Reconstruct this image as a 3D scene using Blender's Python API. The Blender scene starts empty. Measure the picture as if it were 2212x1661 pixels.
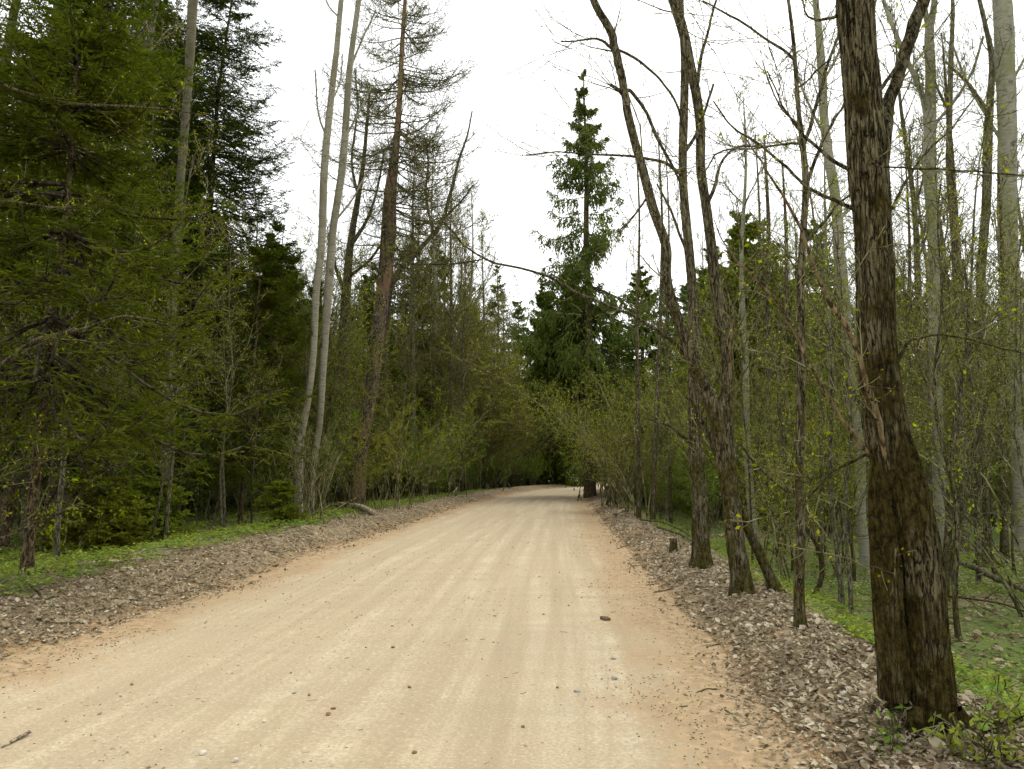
import bpy, math, random
import numpy as np

# ------------------------------------------------------------------ camera, sky, light, exposure
C = bpy.context.scene
COL = C.collection
RNG = np.random.default_rng(11)
random.seed(5)
PXW, PXH, FPX, HORZ = 2212.0, 1661.0, 1536.0, 1020.0   # measuring frame of the photograph
PITCH = math.atan((HORZ - PXH / 2) / FPX)
EYE = np.array([0.0, 0.0, 1.6])

cam_data = bpy.data.cameras.new('camera')
cam = bpy.data.objects.new('camera', cam_data)
COL.objects.link(cam)
cam.location = EYE
cam.rotation_euler = (math.pi / 2 + PITCH, 0, 0)
cam_data.sensor_width = 36.0
cam_data.lens = 36.0 * FPX / PXW
cam_data.clip_start = 0.05
cam_data.clip_end = 2000
C.camera = cam

SUN_EL, SUN_AZ = math.radians(52), math.radians(30)
w = bpy.data.worlds.new('World'); C.world = w; w.use_nodes = True
nt = w.node_tree; nt.nodes.clear()
sky = nt.nodes.new('ShaderNodeTexSky'); sky.sky_type = 'NISHITA'; sky.sun_disc = False
sky.sun_elevation = SUN_EL; sky.sun_rotation = SUN_AZ
sky.air_density = 1.5; sky.dust_density = 4.0; sky.ozone_density = 1.0
hs = nt.nodes.new('ShaderNodeHueSaturation'); hs.inputs['Saturation'].default_value = 0.08
mixc = nt.nodes.new('ShaderNodeMix'); mixc.data_type = 'RGBA'; mixc.inputs[0].default_value = 0.75   # even cloud deck
mixc.inputs[7].default_value = (8.0, 8.15, 8.15, 1)
bg = nt.nodes.new('ShaderNodeBackground'); bg.inputs['Strength'].default_value = 0.12
out = nt.nodes.new('ShaderNodeOutputWorld')
nt.links.new(sky.outputs[0], hs.inputs['Color']); nt.links.new(hs.outputs[0], mixc.inputs[6])
nt.links.new(mixc.outputs[2], bg.inputs[0]); nt.links.new(bg.outputs[0], out.inputs[0])

sd = bpy.data.lights.new('sun', 'SUN'); sun = bpy.data.objects.new('sun', sd); COL.objects.link(sun)
sd.energy = 1.5; sd.angle = math.radians(40); sd.color = (1.0, 0.95, 0.80)
sun.rotation_euler = (math.pi / 2 - SUN_EL, 0, -SUN_AZ + math.pi)

C.view_settings.view_transform = 'Standard'; C.view_settings.look = 'None'
C.view_settings.gamma = 1.0; C.view_settings.use_curve_mapping = False
C.view_settings.exposure = 0.86
cy = C.cycles
C.render.engine = 'CYCLES'
cy.max_bounces = 4; cy.diffuse_bounces = 3; cy.glossy_bounces = 1; cy.transmission_bounces = 2
cy.transparent_max_bounces = 4; cy.caustics_reflective = False; cy.caustics_refractive = False
cy.use_denoising = True
try: cy.denoiser = 'OPENIMAGEDENOISE'
except Exception: pass
cy.use_adaptive_sampling = True; cy.adaptive_threshold = 0.02

# ------------------------------------------------------------------ ground shape
_cy = np.array([-40, -10, 0, 4, 5, 8, 12, 17, 22, 28, 35, 42, 49, 57, 66, 80, 95, 110, 130, 160, 400], float)
_cx = np.array([-5.5, -2.9, -1.9, -1.42, -1.3, -1.12, -.92, -.6, -.25, .22, .75, 1.4, 2.2, 3.5, 5.6, 9.6, 15.5, 23, 35, 56, 230], float)
def road_x(Y): return np.interp(Y, _cy, _cx)
_cs = np.linspace(-40, 400, 1761)
_sm = road_x(_cs); _k = np.hanning(33); _k /= _k.sum()
_sm = np.convolve(np.pad(_sm, 16, mode='edge'), _k, 'valid')
def road_x(Y): return np.interp(Y, _cs, _sm)
def lat_of(X, Y):
    s = (road_x(Y + .5) - road_x(Y - .5))
    return (X - road_x(Y)) / np.sqrt(1 + s * s)
def ss(a, b, x):
    t = np.clip((x - a) / (b - a), 0, 1); return t * t * (3 - 2 * t)
_ph = np.random.default_rng(3).uniform(0, 6.28, (60,))
def bumps(X, Y, s, k=0):
    v = 0
    for i in range(6):
        a = _ph[(i + k) % 60] ; f = (0.7 + .35 * i) / s
        v = v + np.sin(X * f * math.cos(a * 3) + Y * f * math.sin(a * 3) + a * 7) / (1 + .4 * i)
    return v / 3.0
def HT(X, Y):
    X = np.asarray(X, float); Y = np.asarray(Y, float)
    L = lat_of(X, Y)
    wob = .22 * bumps(X, Y, 1.1, 4) + .12 * bumps(X, Y, .35, 9)
    r = L + wob * ss(2.3, 3.0, L)
    hr = .16 * ss(3.0, 3.75, r) - .72 * ss(4.05, 6.2, r)
    l = -L + wob * ss(2.3, 3.0, -L)
    hl = .30 * ss(2.85, 4.1, l) - .22 * ss(4.5, 7.0, l)
    off = ss(2.7, 3.4, np.abs(L))
    n = off * ((.035 + .02 * ss(5.5, 4.4, np.abs(L)) * 0 + .022 * (np.abs(L) < 4.6)) * bumps(X, Y, .16, 2) + .04 * bumps(X, Y, .4, 7)) + ss(5, 9, np.abs(L)) * .12 * bumps(X, Y, 2.2, 12)
    crown = .04 * (1 - np.clip(np.abs(L) / 2.6, 0, 1) ** 2)
    rut = -.012 * np.exp(-((L - 1.1) / .3) ** 2) - .012 * np.exp(-((L + .6) / .3) ** 2)
    return hr + hl + n + (crown + rut) * (1 - off)

def ray(px, py):
    a = (px - PXW / 2) / FPX; b = -(py - PXH / 2) / FPX
    c, s = math.cos(PITCH), math.sin(PITCH)
    return np.array([a, c - b * s, s + b * c])
def at(px, py, Y):
    d = ray(px, py); return EYE + d * (Y / d[1])
def ground_at(px, py):
    d = ray(px, py); t = 1.5
    while t < 400:
        p = EYE + d * t
        if p[2] < HT(p[0], p[1]): break
        t *= 1.004
    return EYE + d * t
def project(X, Y, Z):
    c, s = math.cos(PITCH), math.sin(PITCH)
    z = Z - EYE[2]
    f = Y * c + z * s; u = -Y * s + z * c
    return PXW / 2 + FPX * X / f, PXH / 2 - FPX * u / f

# ------------------------------------------------------------------ mesh helpers
def new_obj(name, verts, faces_list, mats, parent=None, mat_idx=None, smooth=True, loc=None, attrs=None):
    """faces_list: list of int arrays [n, k] (k = 3 or 4)"""
    me = bpy.data.meshes.new(name)
    verts = np.asarray(verts, np.float32)
    me.vertices.add(len(verts)); me.vertices.foreach_set('co', verts.ravel())
    nl = sum(f.size for f in faces_list); nf = sum(len(f) for f in faces_list)
    me.loops.add(nl); me.polygons.add(nf)
    me.loops.foreach_set('vertex_index', np.concatenate([f.ravel() for f in faces_list]).astype(np.int32))
    tot = np.concatenate([np.full(len(f), f.shape[1]) for f in faces_list]).astype(np.int32)
    st = np.concatenate([[0], np.cumsum(tot)[:-1]]).astype(np.int32)
    me.polygons.foreach_set('loop_start', st)
    try: me.polygons.foreach_set('loop_total', tot)
    except Exception: pass
    if mat_idx is not None: me.polygons.foreach_set('material_index', np.asarray(mat_idx, np.int32))
    me.polygons.foreach_set('use_smooth', np.full(nf, smooth, bool))
    if attrs:
        for k, v in attrs.items():
            a = me.attributes.new(k, 'FLOAT', 'POINT'); a.data.foreach_set('value', np.asarray(v, np.float32))
    me.update(calc_edges=True)
    for m in (mats if isinstance(mats, (list, tuple)) else [mats]): me.materials.append(m)
    o = bpy.data.objects.new(name, me); COL.objects.link(o)
    if parent is not None: o.parent = parent
    if loc is not None: o.location = loc
    return o

def tag(o, label=None, cat=None, group=None, kind=None):
    if label: o['label'] = label
    if cat: o['category'] = cat
    if group: o['group'] = group
    if kind: o['kind'] = kind
    return o
def thing(name, label, cat, loc, group=None):
    o = bpy.data.objects.new(name, None); COL.objects.link(o); o.location = [float(v) for v in loc]
    o.empty_display_size = .2
    return tag(o, label, cat, group)

def nrm(v): return v / np.maximum(np.linalg.norm(v, axis=-1, keepdims=True), 1e-9)

def tube(P, R, k=6, disp=None, cap=True):
    """P [N,n,3], R [N,n] -> verts, faces (quads); tips closed by small radius"""
    P = np.asarray(P, float); R = np.asarray(R, float)
    if P.ndim == 2: P, R = P[None], R[None]
    N, n, _ = P.shape
    T = np.empty_like(P); T[:, 1:-1] = P[:, 2:] - P[:, :-2]; T[:, 0] = P[:, 1] - P[:, 0]; T[:, -1] = P[:, -1] - P[:, -2]
    T = nrm(T)
    m = nrm(P[:, -1] - P[:, 0])
    ref = np.where(np.abs(m[:, 2:3]) < .8, np.array([[0, 0, 1.0]]), np.array([[1.0, 0.03, 0]]))
    U = nrm(np.cross(T, ref[:, None, :])); V = np.cross(T, U)
    a = np.arange(k) / k * 2 * np.pi
    ring = U[:, :, None, :] * np.cos(a)[None, None, :, None] + V[:, :, None, :] * np.sin(a)[None, None, :, None]
    rr = R[:, :, None] * np.ones(k)
    if disp is not None: rr = rr * (1 + disp(P, a))
    vs = (P[:, :, None, :] + ring * rr[..., None]).reshape(-1, 3)
    i = np.arange(N)[:, None, None] * n * k + np.arange(n - 1)[None, :, None] * k
    j = np.arange(k)[None, None, :]; j2 = (j + 1) % k
    f = np.stack([i + j, i + j2, i + k + j2, i + k + j], -1).reshape(-1, 4)
    return vs, f

class MB:
    def __init__(s): s.v = []; s.f = []; s.m = []; s.n = 0
    def add(s, v, f, m=0):
        if len(f) == 0: return
        s.v.append(v); s.f.append(f + s.n); s.n += len(v); s.m.append(np.full(len(f), m))
    def build(s, name, mats, parent=None, loc=None, smooth=True):
        q = [f for f in s.f if f.shape[1] == 4]; t = [f for f in s.f if f.shape[1] == 3]
        mi = np.concatenate([m for f, m in zip(s.f, s.m) if f.shape[1] == 4] + [m for f, m in zip(s.f, s.m) if f.shape[1] == 3])
        v = np.concatenate(s.v)
        if loc is not None: v = v - np.asarray(loc)
        fl = []
        if q: fl.append(np.concatenate(q))
        if t: fl.append(np.concatenate(t))
        return new_obj(name, v, fl, mats, parent, mi, smooth)

def resample(P, R, n):
    """Catmull-Rom through control points, n points"""
    P = np.asarray(P, float); R = np.asarray(R, float)
    if len(P) == 2:
        t = np.linspace(0, 1, n)[:, None]; return P[0] * (1 - t) + P[1] * t, R[0] * (1 - t[:, 0]) + R[1] * t[:, 0]
    d = np.concatenate([[0], np.cumsum(np.linalg.norm(np.diff(P, axis=0), axis=1))])
    X = np.concatenate([P, R[:, None]], 1)
    E = np.concatenate([[2 * X[0] - X[1]], X, [2 * X[-1] - X[-2]]])
    dE = np.concatenate([[-d[1]], d, [2 * d[-1] - d[-2]]])
    s = np.linspace(0, d[-1], n); i = np.clip(np.searchsorted(d, s, 'right') - 1, 0, len(d) - 2)
    t = ((s - d[i]) / np.maximum(d[i + 1] - d[i], 1e-9))[:, None]
    h = (d[i + 1] - d[i])[:, None]
    m0 = (E[i + 2] - E[i]) / np.maximum((dE[i + 2] - dE[i])[:, None], 1e-9) * h
    m1 = (E[i + 3] - E[i + 1]) / np.maximum((dE[i + 3] - dE[i + 1])[:, None], 1e-9) * h
    Y = (2 * t**3 - 3 * t**2 + 1) * E[i + 1] + (t**3 - 2 * t**2 + t) * m0 + (-2 * t**3 + 3 * t**2) * E[i + 2] + (t**3 - t**2) * m1
    return Y[:, :3], np.maximum(Y[:, 3], .002)

def spawn(P, R, m, t0, t1, ang, L, ratio, n=6, wob=.12, up=.05, rng=RNG, tip=.003, lshape=.5, az=None, flat=0.0, rmax=1.0, down=0.0):
    """children of polylines: P [N,k,3], R [N,k]; L absolute (scalar or [N])"""
    N, k, _ = P.shape
    t = t0 + (t1 - t0) * ((np.arange(m)[None, :] + rng.random((N, m))) / m)
    x = t * (k - 1); i = np.clip(x.astype(int), 0, k - 2); fr = (x - i)[..., None]
    ii = np.arange(N)[:, None]
    p = P[ii, i] * (1 - fr) + P[ii, i + 1] * fr
    T = nrm(P[ii, i + 1] - P[ii, i])
    r = R[ii, i] * (1 - fr[..., 0]) + R[ii, i + 1] * fr[..., 0]
    ref = np.where(np.abs(T[..., 2:3]) < .9, np.array([0, 0, 1.0]), np.array([1.0, 0, 0]))
    U = nrm(np.cross(T, ref)); V = np.cross(U, T)
    if az is None: A = np.arange(m)[None, :] * 2.4 + rng.random((N, 1)) * 6.28 + rng.normal(0, .5, (N, m))
    else: A = az(N, m, rng)
    if flat > 0:
        side = np.where(np.arange(m)[None, :] % 2 == 0, 0.0, np.pi)
        A = side + rng.normal(0, 1 - flat, (N, m))
    an = ang + rng.normal(0, .15, (N, m))
    D = T * np.cos(an)[..., None] + (U * np.cos(A)[..., None] + V * np.sin(A)[..., None]) * np.sin(an)[..., None]
    Ls = np.broadcast_to(np.asarray(L, float).reshape(-1, 1), (N, m)) * (1 - lshape * (t - t0) / max(t1 - t0, 1e-6)) * rng.uniform(.6, 1.25, (N, m))
    out = np.empty((N * m, n, 3)); p = p.reshape(-1, 3); D = D.reshape(-1, 3); st = (Ls.reshape(-1, 1)) / (n - 1)
    out[:, 0] = p
    for q in range(1, n):
        D = nrm(D + rng.normal(0, wob, D.shape) + np.array([0, 0, up]) - np.array([0, 0, down * q / n]))
        p = p + D * st; out[:, q] = p
    r0 = np.minimum(r.reshape(-1) * ratio, rmax)
    rad = np.maximum(r0[:, None] * np.linspace(1, .15, n)[None], tip)
    return out, rad, Ls.reshape(-1)

def leaves(P, m, size, rng=RNG, t0=.2, spread=.02, hang=0.0, asp=.55):
    """little folded leaves on polylines -> verts, quads"""
    N, k, _ = P.shape
    t = t0 + (1 - t0) * rng.random((N, m)); x = t * (k - 1); i = np.clip(x.astype(int), 0, k - 2); fr = (x - i)[..., None]
    ii = np.arange(N)[:, None]
    p = (P[ii, i] * (1 - fr) + P[ii, i + 1] * fr).reshape(-1, 3)
    p = p + rng.normal(0, spread, p.shape)
    return leaf_quads(p, size, rng, hang, asp)
def leaf_quads(p, size, rng=RNG, hang=0.0, asp=.55, lift=0.0):
    n = len(p)
    d = nrm(rng.normal(0, 1, (n, 3)) + np.array([0, 0, -hang]) + np.array([0, 0, lift]))
    s = nrm(np.cross(d, nrm(rng.normal(0, 1, (n, 3)))))
    up = np.cross(d, s)
    sz = size * rng.uniform(.6, 1.4, (n, 1))
    a = p; b = p + d * sz * .5 + s * sz * asp * .5 + up * sz * .12; c = p + d * sz; e = p + d * sz * .5 - s * sz * asp * .5 + up * sz * .12
    v = np.stack([a, b, c, e], 1).reshape(-1, 3)
    return v, (np.arange(n)[:, None] * 4 + np.arange(4)[None])

def blades(A, B, wd, rng=RNG, cross=True):
    """needle-covered twigs as crossed tapered blades from A to B"""
    n = len(A); d = nrm(B - A)
    s = nrm(np.cross(d, nrm(rng.normal(0, 1, (n, 3)))))
    u = np.cross(d, s)
    M = A * .45 + B * .55; q0 = A * .92 + B * .08
    w_ = (wd * rng.uniform(.75, 1.25, (n, 1)))
    vs = [A, M + s * w_, B, M - s * w_]
    f = np.arange(n)[:, None] * 4 + np.arange(4)[None]
    v = np.stack(vs, 1).reshape(-1, 3)
    if not cross: return v, f
    v2 = np.stack([q0, M + u * w_, B, M - u * w_], 1).reshape(-1, 3)
    return np.concatenate([v, v2]), np.concatenate([f, f + len(v)])

# ------------------------------------------------------------------ materials
def lin(r, g, b):
    f = lambda c: (c / 255 / 12.92) if c / 255 <= .04045 else ((c / 255 + .055) / 1.055) ** 2.4
    return (f(r), f(g), f(b), 1)
def mk(name):
    m = bpy.data.materials.new(name); m.use_nodes = True; m.node_tree.nodes.clear()
    return m, m.node_tree.nodes, m.node_tree.links
def ramp(N, L, src, stops, interp='LINEAR'):
    r = N.new('ShaderNodeValToRGB'); r.color_ramp.interpolation = interp
    e = r.color_ramp.elements
    e[0].position, e[0].color = stops[0]; e[1].position, e[1].color = stops[-1]
    for s in stops[1:-1]:
        x = e.new(s[0]); x.color = s[1]
    L.new(src, r.inputs[0]); return r.outputs[0]
def noise(N, L, vec, scale, detail=5, rough=.55, dist=0.0):
    n = N.new('ShaderNodeTexNoise'); n.inputs['Scale'].default_value = scale; n.inputs['Detail'].default_value = detail
    n.inputs['Roughness'].default_value = rough; n.inputs['Distortion'].default_value = dist
    if vec is not None: L.new(vec, n.inputs['Vector'])
    return n.outputs[0]
def coords(N, L, kind='Object', sc=(1, 1, 1)):
    if kind == 'World':
        g = N.new('ShaderNodeNewGeometry'); src = g.outputs['Position']
    else:
        t = N.new('ShaderNodeTexCoord'); src = t.outputs[kind]
    mp = N.new('ShaderNodeMapping'); mp.inputs['Scale'].default_value = sc; L.new(src, mp.inputs['Vector'])
    return mp.outputs[0]
def mixn(N, L, fac, a, b, blend='MIX'):
    m = N.new('ShaderNodeMix'); m.data_type = 'RGBA'; m.blend_type = blend
    for s, v in ((0, fac), (6, a), (7, b)):
        if hasattr(v, 'is_linked') or hasattr(v, 'links'): L.new(v, m.inputs[s])
        else: m.inputs[s].default_value = v
    return m.outputs[2]
def math_(N, L, op, a, b=None, clamp=False):
    m = N.new('ShaderNodeMath'); m.operation = op; m.use_clamp = clamp
    for s, v in ((0, a), (1, b)):
        if v is None: continue
        if hasattr(v, 'links'): L.new(v, m.inputs[s])
        else: m.inputs[s].default_value = v
    return m.outputs[0]
def finish(m, N, L, col, rough=.9, bump=None, bs=.5, bd=.02, transl=None, spec=.15):
    p = N.new('ShaderNodeBsdfPrincipled'); p.inputs['Roughness'].default_value = rough
    p.inputs['Specular IOR Level'].default_value = spec
    if hasattr(col, 'links'): L.new(col, p.inputs['Base Color'])
    else: p.inputs['Base Color'].default_value = col
    if bump is not None:
        b = N.new('ShaderNodeBump'); b.inputs['Strength'].default_value = bs; b.inputs['Distance'].default_value = bd
        L.new(bump, b.inputs['Height']); L.new(b.outputs[0], p.inputs['Normal'])
    o = N.new('ShaderNodeOutputMaterial'); sh = p.outputs[0]
    if transl:
        t = N.new('ShaderNodeBsdfTranslucent'); L.new(col, t.inputs[0])
        x = N.new('ShaderNodeMixShader'); x.inputs[0].default_value = transl
        L.new(sh, x.inputs[1]); L.new(t.outputs[0], x.inputs[2]); sh = x.outputs[0]
    L.new(sh, o.inputs[0]); return m

def bark(name, dark, mid, light, sc=14, zs=.16, moss=None, moss_amt=.45, bd=.02, patch=None, pthr=.5, low=0.0):
    m, N, L = mk(name)
    v = coords(N, L, 'Object', (sc, sc, sc * zs))
    n1 = noise(N, L, v, 1.0, 6, .6, .8)
    nf = noise(N, L, coords(N, L, 'Object', (1, 1, .6)), sc * 2.2, 4, .7)
    nn = math_(N, L, 'ADD', math_(N, L, 'MULTIPLY', n1, .7), math_(N, L, 'MULTIPLY', nf, .3))
    col = ramp(N, L, nn, [(.37, dark), (.47, mid), (.54, light), (.66, tuple(min(1, c * 1.25) for c in light[:3]) + (1,))])
    nc = noise(N, L, coords(N, L, 'Object', (sc * .55, sc * .55, sc * zs * .5)), 1.0, 3, .55, .6)
    ck = ramp(N, L, math_(N, L, 'ABSOLUTE', math_(N, L, 'SUBTRACT', nc, .5)), [(.004, (0, 0, 0, 1)), (.045, (1, 1, 1, 1))])
    col = mixn(N, L, ck, tuple(c * .55 for c in dark[:3]) + (1,), col); nn = math_(N, L, 'ADD', nn, math_(N, L, 'MULTIPLY', ck, .45))
    nl = noise(N, L, coords(N, L, 'Object', (1, 1, .5)), 1.3, 4, .6)
    hv = N.new('ShaderNodeHueSaturation'); L.new(col, hv.inputs['Color']); L.new(math_(N, L, 'ADD', math_(N, L, 'MULTIPLY', nl, 1.1), .45), hv.inputs['Value']); col = hv.outputs[0]
    v2 = coords(N, L, 'Object', (1, 1, .6)); n2 = noise(N, L, v2, 2.6, 7, .68)
    if low:
        sx = N.new('ShaderNodeSeparateXYZ'); tc = N.new('ShaderNodeTexCoord'); L.new(tc.outputs['Object'], sx.inputs[0])
        n2 = math_(N, L, 'ADD', n2, math_(N, L, 'MULTIPLY', math_(N, L, 'SUBTRACT', 2.6, sx.outputs[2]), low))
    if moss is not None:
        f = ramp(N, L, n2, [(1 - moss_amt - .05, (0, 0, 0, 1)), (1 - moss_amt + .05, (1, 1, 1, 1))])
        v3 = noise(N, L, coords(N, L, 'Object', (1, 1, .7)), 24, 6, .75)
        v3 = ramp(N, L, v3, [(.4, (0, 0, 0, 1)), (.6, (1, 1, 1, 1))])
        mc = mixn(N, L, v3, tuple(c * .35 for c in moss[:3]) + (1,), tuple(c * 1.6 for c in moss[:3]) + (1,))
        col = mixn(N, L, f, col, mc)
    if patch is not None:
        n3 = noise(N, L, coords(N, L, 'Object', (1, 1, .25)), 2.6, 6, .65, .5)
        f = ramp(N, L, n3, [(pthr, (0, 0, 0, 1)), (pthr + .06, (1, 1, 1, 1))]); col = mixn(N, L, f, col, mixn(N, L, nf, tuple(c * .6 for c in patch[:3]) + (1,), patch))
    return finish(m, N, L, col, .97, nn, 1.0, bd, spec=.04)
def birch(name, base, mark, lichen=None):
    m, N, L = mk(name)
    v = coords(N, L, 'Object', (5, 5, 42)); n1 = noise(N, L, v, 1.0, 4, .6)
    col = ramp(N, L, n1, [(.33, mark), (.42, tuple(c * .75 for c in base[:3]) + (1,)), (.62, base)])
    n2 = noise(N, L, coords(N, L, 'Object', (2.2, 2.2, 1.5)), 1.0, 5, .65)
    f = ramp(N, L, n2, [(.6, (0, 0, 0, 1)), (.7, (1, 1, 1, 1))]); col = mixn(N, L, f, col, mark)
    if lichen:
        n3 = noise(N, L, coords(N, L, 'Object', (1, 1, .5)), 1.7, 4, .6)
        f = ramp(N, L, n3, [(.48, (0, 0, 0, 1)), (.62, (.85, .85, .85, 1))]); col = mixn(N, L, f, col, lichen)
    return finish(m, N, L, col, .8, n1, .5, .01)
def leafmat(name, a, b, c, transl=.35, rough=.75, scale=.6):
    m, N, L = mk(name)
    g = N.new('ShaderNodeNewGeometry')
    col = ramp(N, L, g.outputs['Random Per Island'], [(0, a), (.5, b), (1, c)])
    oi = N.new('ShaderNodeObjectInfo')
    n = noise(N, L, coords(N, L, 'World'), scale, 3, .6)
    vv = math_(N, L, 'ADD', math_(N, L, 'MULTIPLY', n, .75), math_(N, L, 'MULTIPLY', oi.outputs['Random'], .6))
    hsv = N.new('ShaderNodeHueSaturation'); L.new(col, hsv.inputs['Color']); L.new(math_(N, L, 'ADD', vv, .35), hsv.inputs['Value'])
    hsv.inputs['Saturation'].default_value = 1.12; L.new(math_(N, L, 'ADD', math_(N, L, 'MULTIPLY', oi.outputs['Random'], .035), .482), hsv.inputs['Hue'])
    return finish(m, N, L, hsv.outputs[0], max(rough, .9), transl=transl, spec=.04)

def rgb(*a): return a + (1,)
M = {}
M['maple'] = bark('maple_bark', rgb(.022, .017, .008), rgb(.082, .068, .034), rgb(.175, .152, .085), 50, .15, rgb(.056, .044, .013), .46, .04, low=.055)
M['brown'] = bark('brown_bark', rgb(.026, .02, .011), rgb(.08, .066, .037), rgb(.16, .14, .085), 38, .22, rgb(.06, .052, .016), .42, .02, low=.05)
M['grey'] = bark('grey_bark', rgb(.05, .043, .027), rgb(.11, .098, .062), rgb(.19, .172, .115), 26, .25, rgb(.075, .078, .025), .46, .012)
M['dark'] = bark('dark_spruce_bark', rgb(.03, .021, .012), rgb(.085, .06, .034), rgb(.16, .12, .07), 34, .3, rgb(.05, .05, .02), .4, .02)
M['flaky'] = bark('flaking_orange_bark', rgb(.04, .03, .02), rgb(.10, .078, .055), rgb(.17, .135, .10), 16, .4, None, .4, .03, rgb(.27, .17, .10), .50)
M['twig'] = bark('twig_bark', rgb(.062, .056, .024), rgb(.135, .125, .056), rgb(.225, .21, .105), 6, .5)
M['twig_dark'] = bark('dark_twig_bark', rgb(.025, .02, .013), rgb(.05, .042, .027), rgb(.09, .075, .05), 6, .5)
M['shoot'] = bark('orange_shoot_bark', rgb(.07, .048, .024), rgb(.13, .092, .05), rgb(.19, .145, .08), 18, .2)
M['birch'] = birch('pale_birch_bark', rgb(.29, .27, .195), rgb(.055, .047, .032), rgb(.17, .155, .10))
M['aspen'] = birch('lichened_birch_bark', rgb(.29, .275, .20), rgb(.07, .06, .04), rgb(.17, .175, .08))
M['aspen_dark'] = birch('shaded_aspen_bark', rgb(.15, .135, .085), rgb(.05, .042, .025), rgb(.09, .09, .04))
M['spruce'] = leafmat('spruce_needles', rgb(.036, .06, .014), rgb(.065, .098, .02), rgb(.11, .145, .03), .3)
M['spruce_bright'] = leafmat('bright_spruce_needles', rgb(.06, .09, .014), rgb(.11, .148, .023), rgb(.18, .215, .042), .35)
M['spruce_grey'] = leafmat('greyish_spruce_needles', rgb(.07, .105, .03), rgb(.115, .16, .045), rgb(.17, .215, .06), .4)
M['spruce_pale'] = leafmat('pale_spruce_needles', rgb(.10, .15, .045), rgb(.15, .21, .06), rgb(.21, .27, .08), .5)
M['feathery'] = leafmat('fresh_feathery_needles', rgb(.12, .15, .025), rgb(.19, .23, .04), rgb(.28, .31, .07), .45)
M['spruce_olive'] = leafmat('olive_spruce_needles', rgb(.10, .12, .018), rgb(.16, .18, .03), rgb(.23, .245, .05), .5)
M['bud'] = leafmat('young_leaves', rgb(.16, .20, .02), rgb(.28, .34, .035), rgb(.42, .46, .07), .5)
M['bud_olive'] = leafmat('olive_young_leaves', rgb(.13, .145, .02), rgb(.21, .225, .03), rgb(.32, .33, .06), .5)
M['under'] = leafmat('understorey_leaves', rgb(.10, .17, .02), rgb(.16, .25, .035), rgb(.26, .36, .06), .5)
M['herb'] = leafmat('herb_leaves', rgb(.11, .17, .035), rgb(.18, .26, .065), rgb(.28, .36, .12), .4, scale=1.2)
M['herb_yellow'] = leafmat('yellowish_herb_leaves', rgb(.16, .20, .035), rgb(.24, .29, .06), rgb(.34, .38, .11), .4)
M['petal'] = leafmat('white_petals', rgb(.7, .72, .66), rgb(.8, .8, .76), rgb(.85, .85, .8), .3)
M['litter'] = leafmat('dry_leaves', rgb(.10, .078, .05), rgb(.33, .28, .195), rgb(.60, .54, .41), .25, .8, 1.5)
M['litter_dark'] = leafmat('damp_dry_leaves', rgb(.10, .08, .045), rgb(.32, .265, .17), rgb(.58, .5, .36), .25, .8, 1.5)
M['log'] = bark('barkless_log_wood', rgb(.24, .2, .14), rgb(.26, .21, .14), rgb(.42, .36, .25), 14, .3)
M['soil'] = leafmat('crumbly_soil', rgb(.13, .095, .055), rgb(.23, .17, .10), rgb(.36, .28, .18), 0, .95)
M['stone'] = leafmat('gravel_stone', rgb(.22, .155, .095), rgb(.38, .31, .21), rgb(.55, .5, .4), 0, .9)

def ground_mat():
    m, N, L = mk('forest_floor')
    v = coords(N, L, 'World')
    att = N.new('ShaderNodeAttribute'); att.attribute_name = 'lat'
    lat = att.outputs['Fac']
    n1 = noise(N, L, v, 9, 8, .7); n2 = noise(N, L, v, 34, 5, .7); nb = noise(N, L, v, .55, 4, .6)
    vor = N.new('ShaderNodeTexVoronoi'); vor.inputs['Scale'].default_value = 15; L.new(v, vor.inputs['Vector'])
    vo2 = N.new('ShaderNodeTexVoronoi'); vo2.inputs['Scale'].default_value = 26; L.new(v, vo2.inputs['Vector'])
    sep = N.new('ShaderNodeSeparateColor'); L.new(vor.outputs['Color'], sep.inputs[0])
    litter = ramp(N, L, sep.outputs[0], [(0, rgb(.10, .075, .042)), (.45, rgb(.21, .165, .10)), (.8, rgb(.31, .255, .165)), (1, rgb(.40, .345, .24))])
    dirt = ramp(N, L, n1, [(.35, rgb(.10, .07, .038)), (.65, rgb(.26, .19, .11))])
    base = mixn(N, L, ramp(N, L, n2, [(.4, rgb(0, 0, 0)), (.6, rgb(1, 1, 1))]), dirt, litter)
    green = ramp(N, L, n2, [(.3, rgb(.06, .085, .018)), (.7, rgb(.14, .19, .045))])
    al = math_(N, L, 'ABSOLUTE', lat)
    far = ramp(N, L, math_(N, L, 'MULTIPLY', al, .1), [(.41, rgb(0, 0, 0)), (.56, rgb(1, 1, 1))])
    gm = ramp(N, L, math_(N, L, 'ADD', nb, math_(N, L, 'MULTIPLY', n1, .35)), [(.52, rgb(0, 0, 0)), (.68, rgb(1, 1, 1))])
    gm = math_(N, L, 'MULTIPLY', gm, far)
    col = mixn(N, L, gm, base, green)
    # orange clay close to the road
    cl = math_(N, L, 'ADD', math_(N, L, 'MULTIPLY', al, .1), math_(N, L, 'MULTIPLY', n1, .13))
    npt = noise(N, L, v, .8, 5, .65); cl = math_(N, L, 'SUBTRACT', cl, ramp(N, L, npt, [(.56, rgb(0, 0, 0)), (.66, rgb(.1, .1, .1))]))
    near = ramp(N, L, cl, [(.365, rgb(1, 1, 1)), (.40, rgb(0, 0, 0))])
    clay = ramp(N, L, n2, [(.3, rgb(.2, .13, .065)), (.7, rgb(.42, .28, .15))])
    col = mixn(N, L, near, col, clay)
    h = math_(N, L, 'ADD', n1, math_(N, L, 'MULTIPLY', vo2.outputs['Distance'], .6))
    return finish(m, N, L, col, .95, h, .8, .04)
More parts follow.
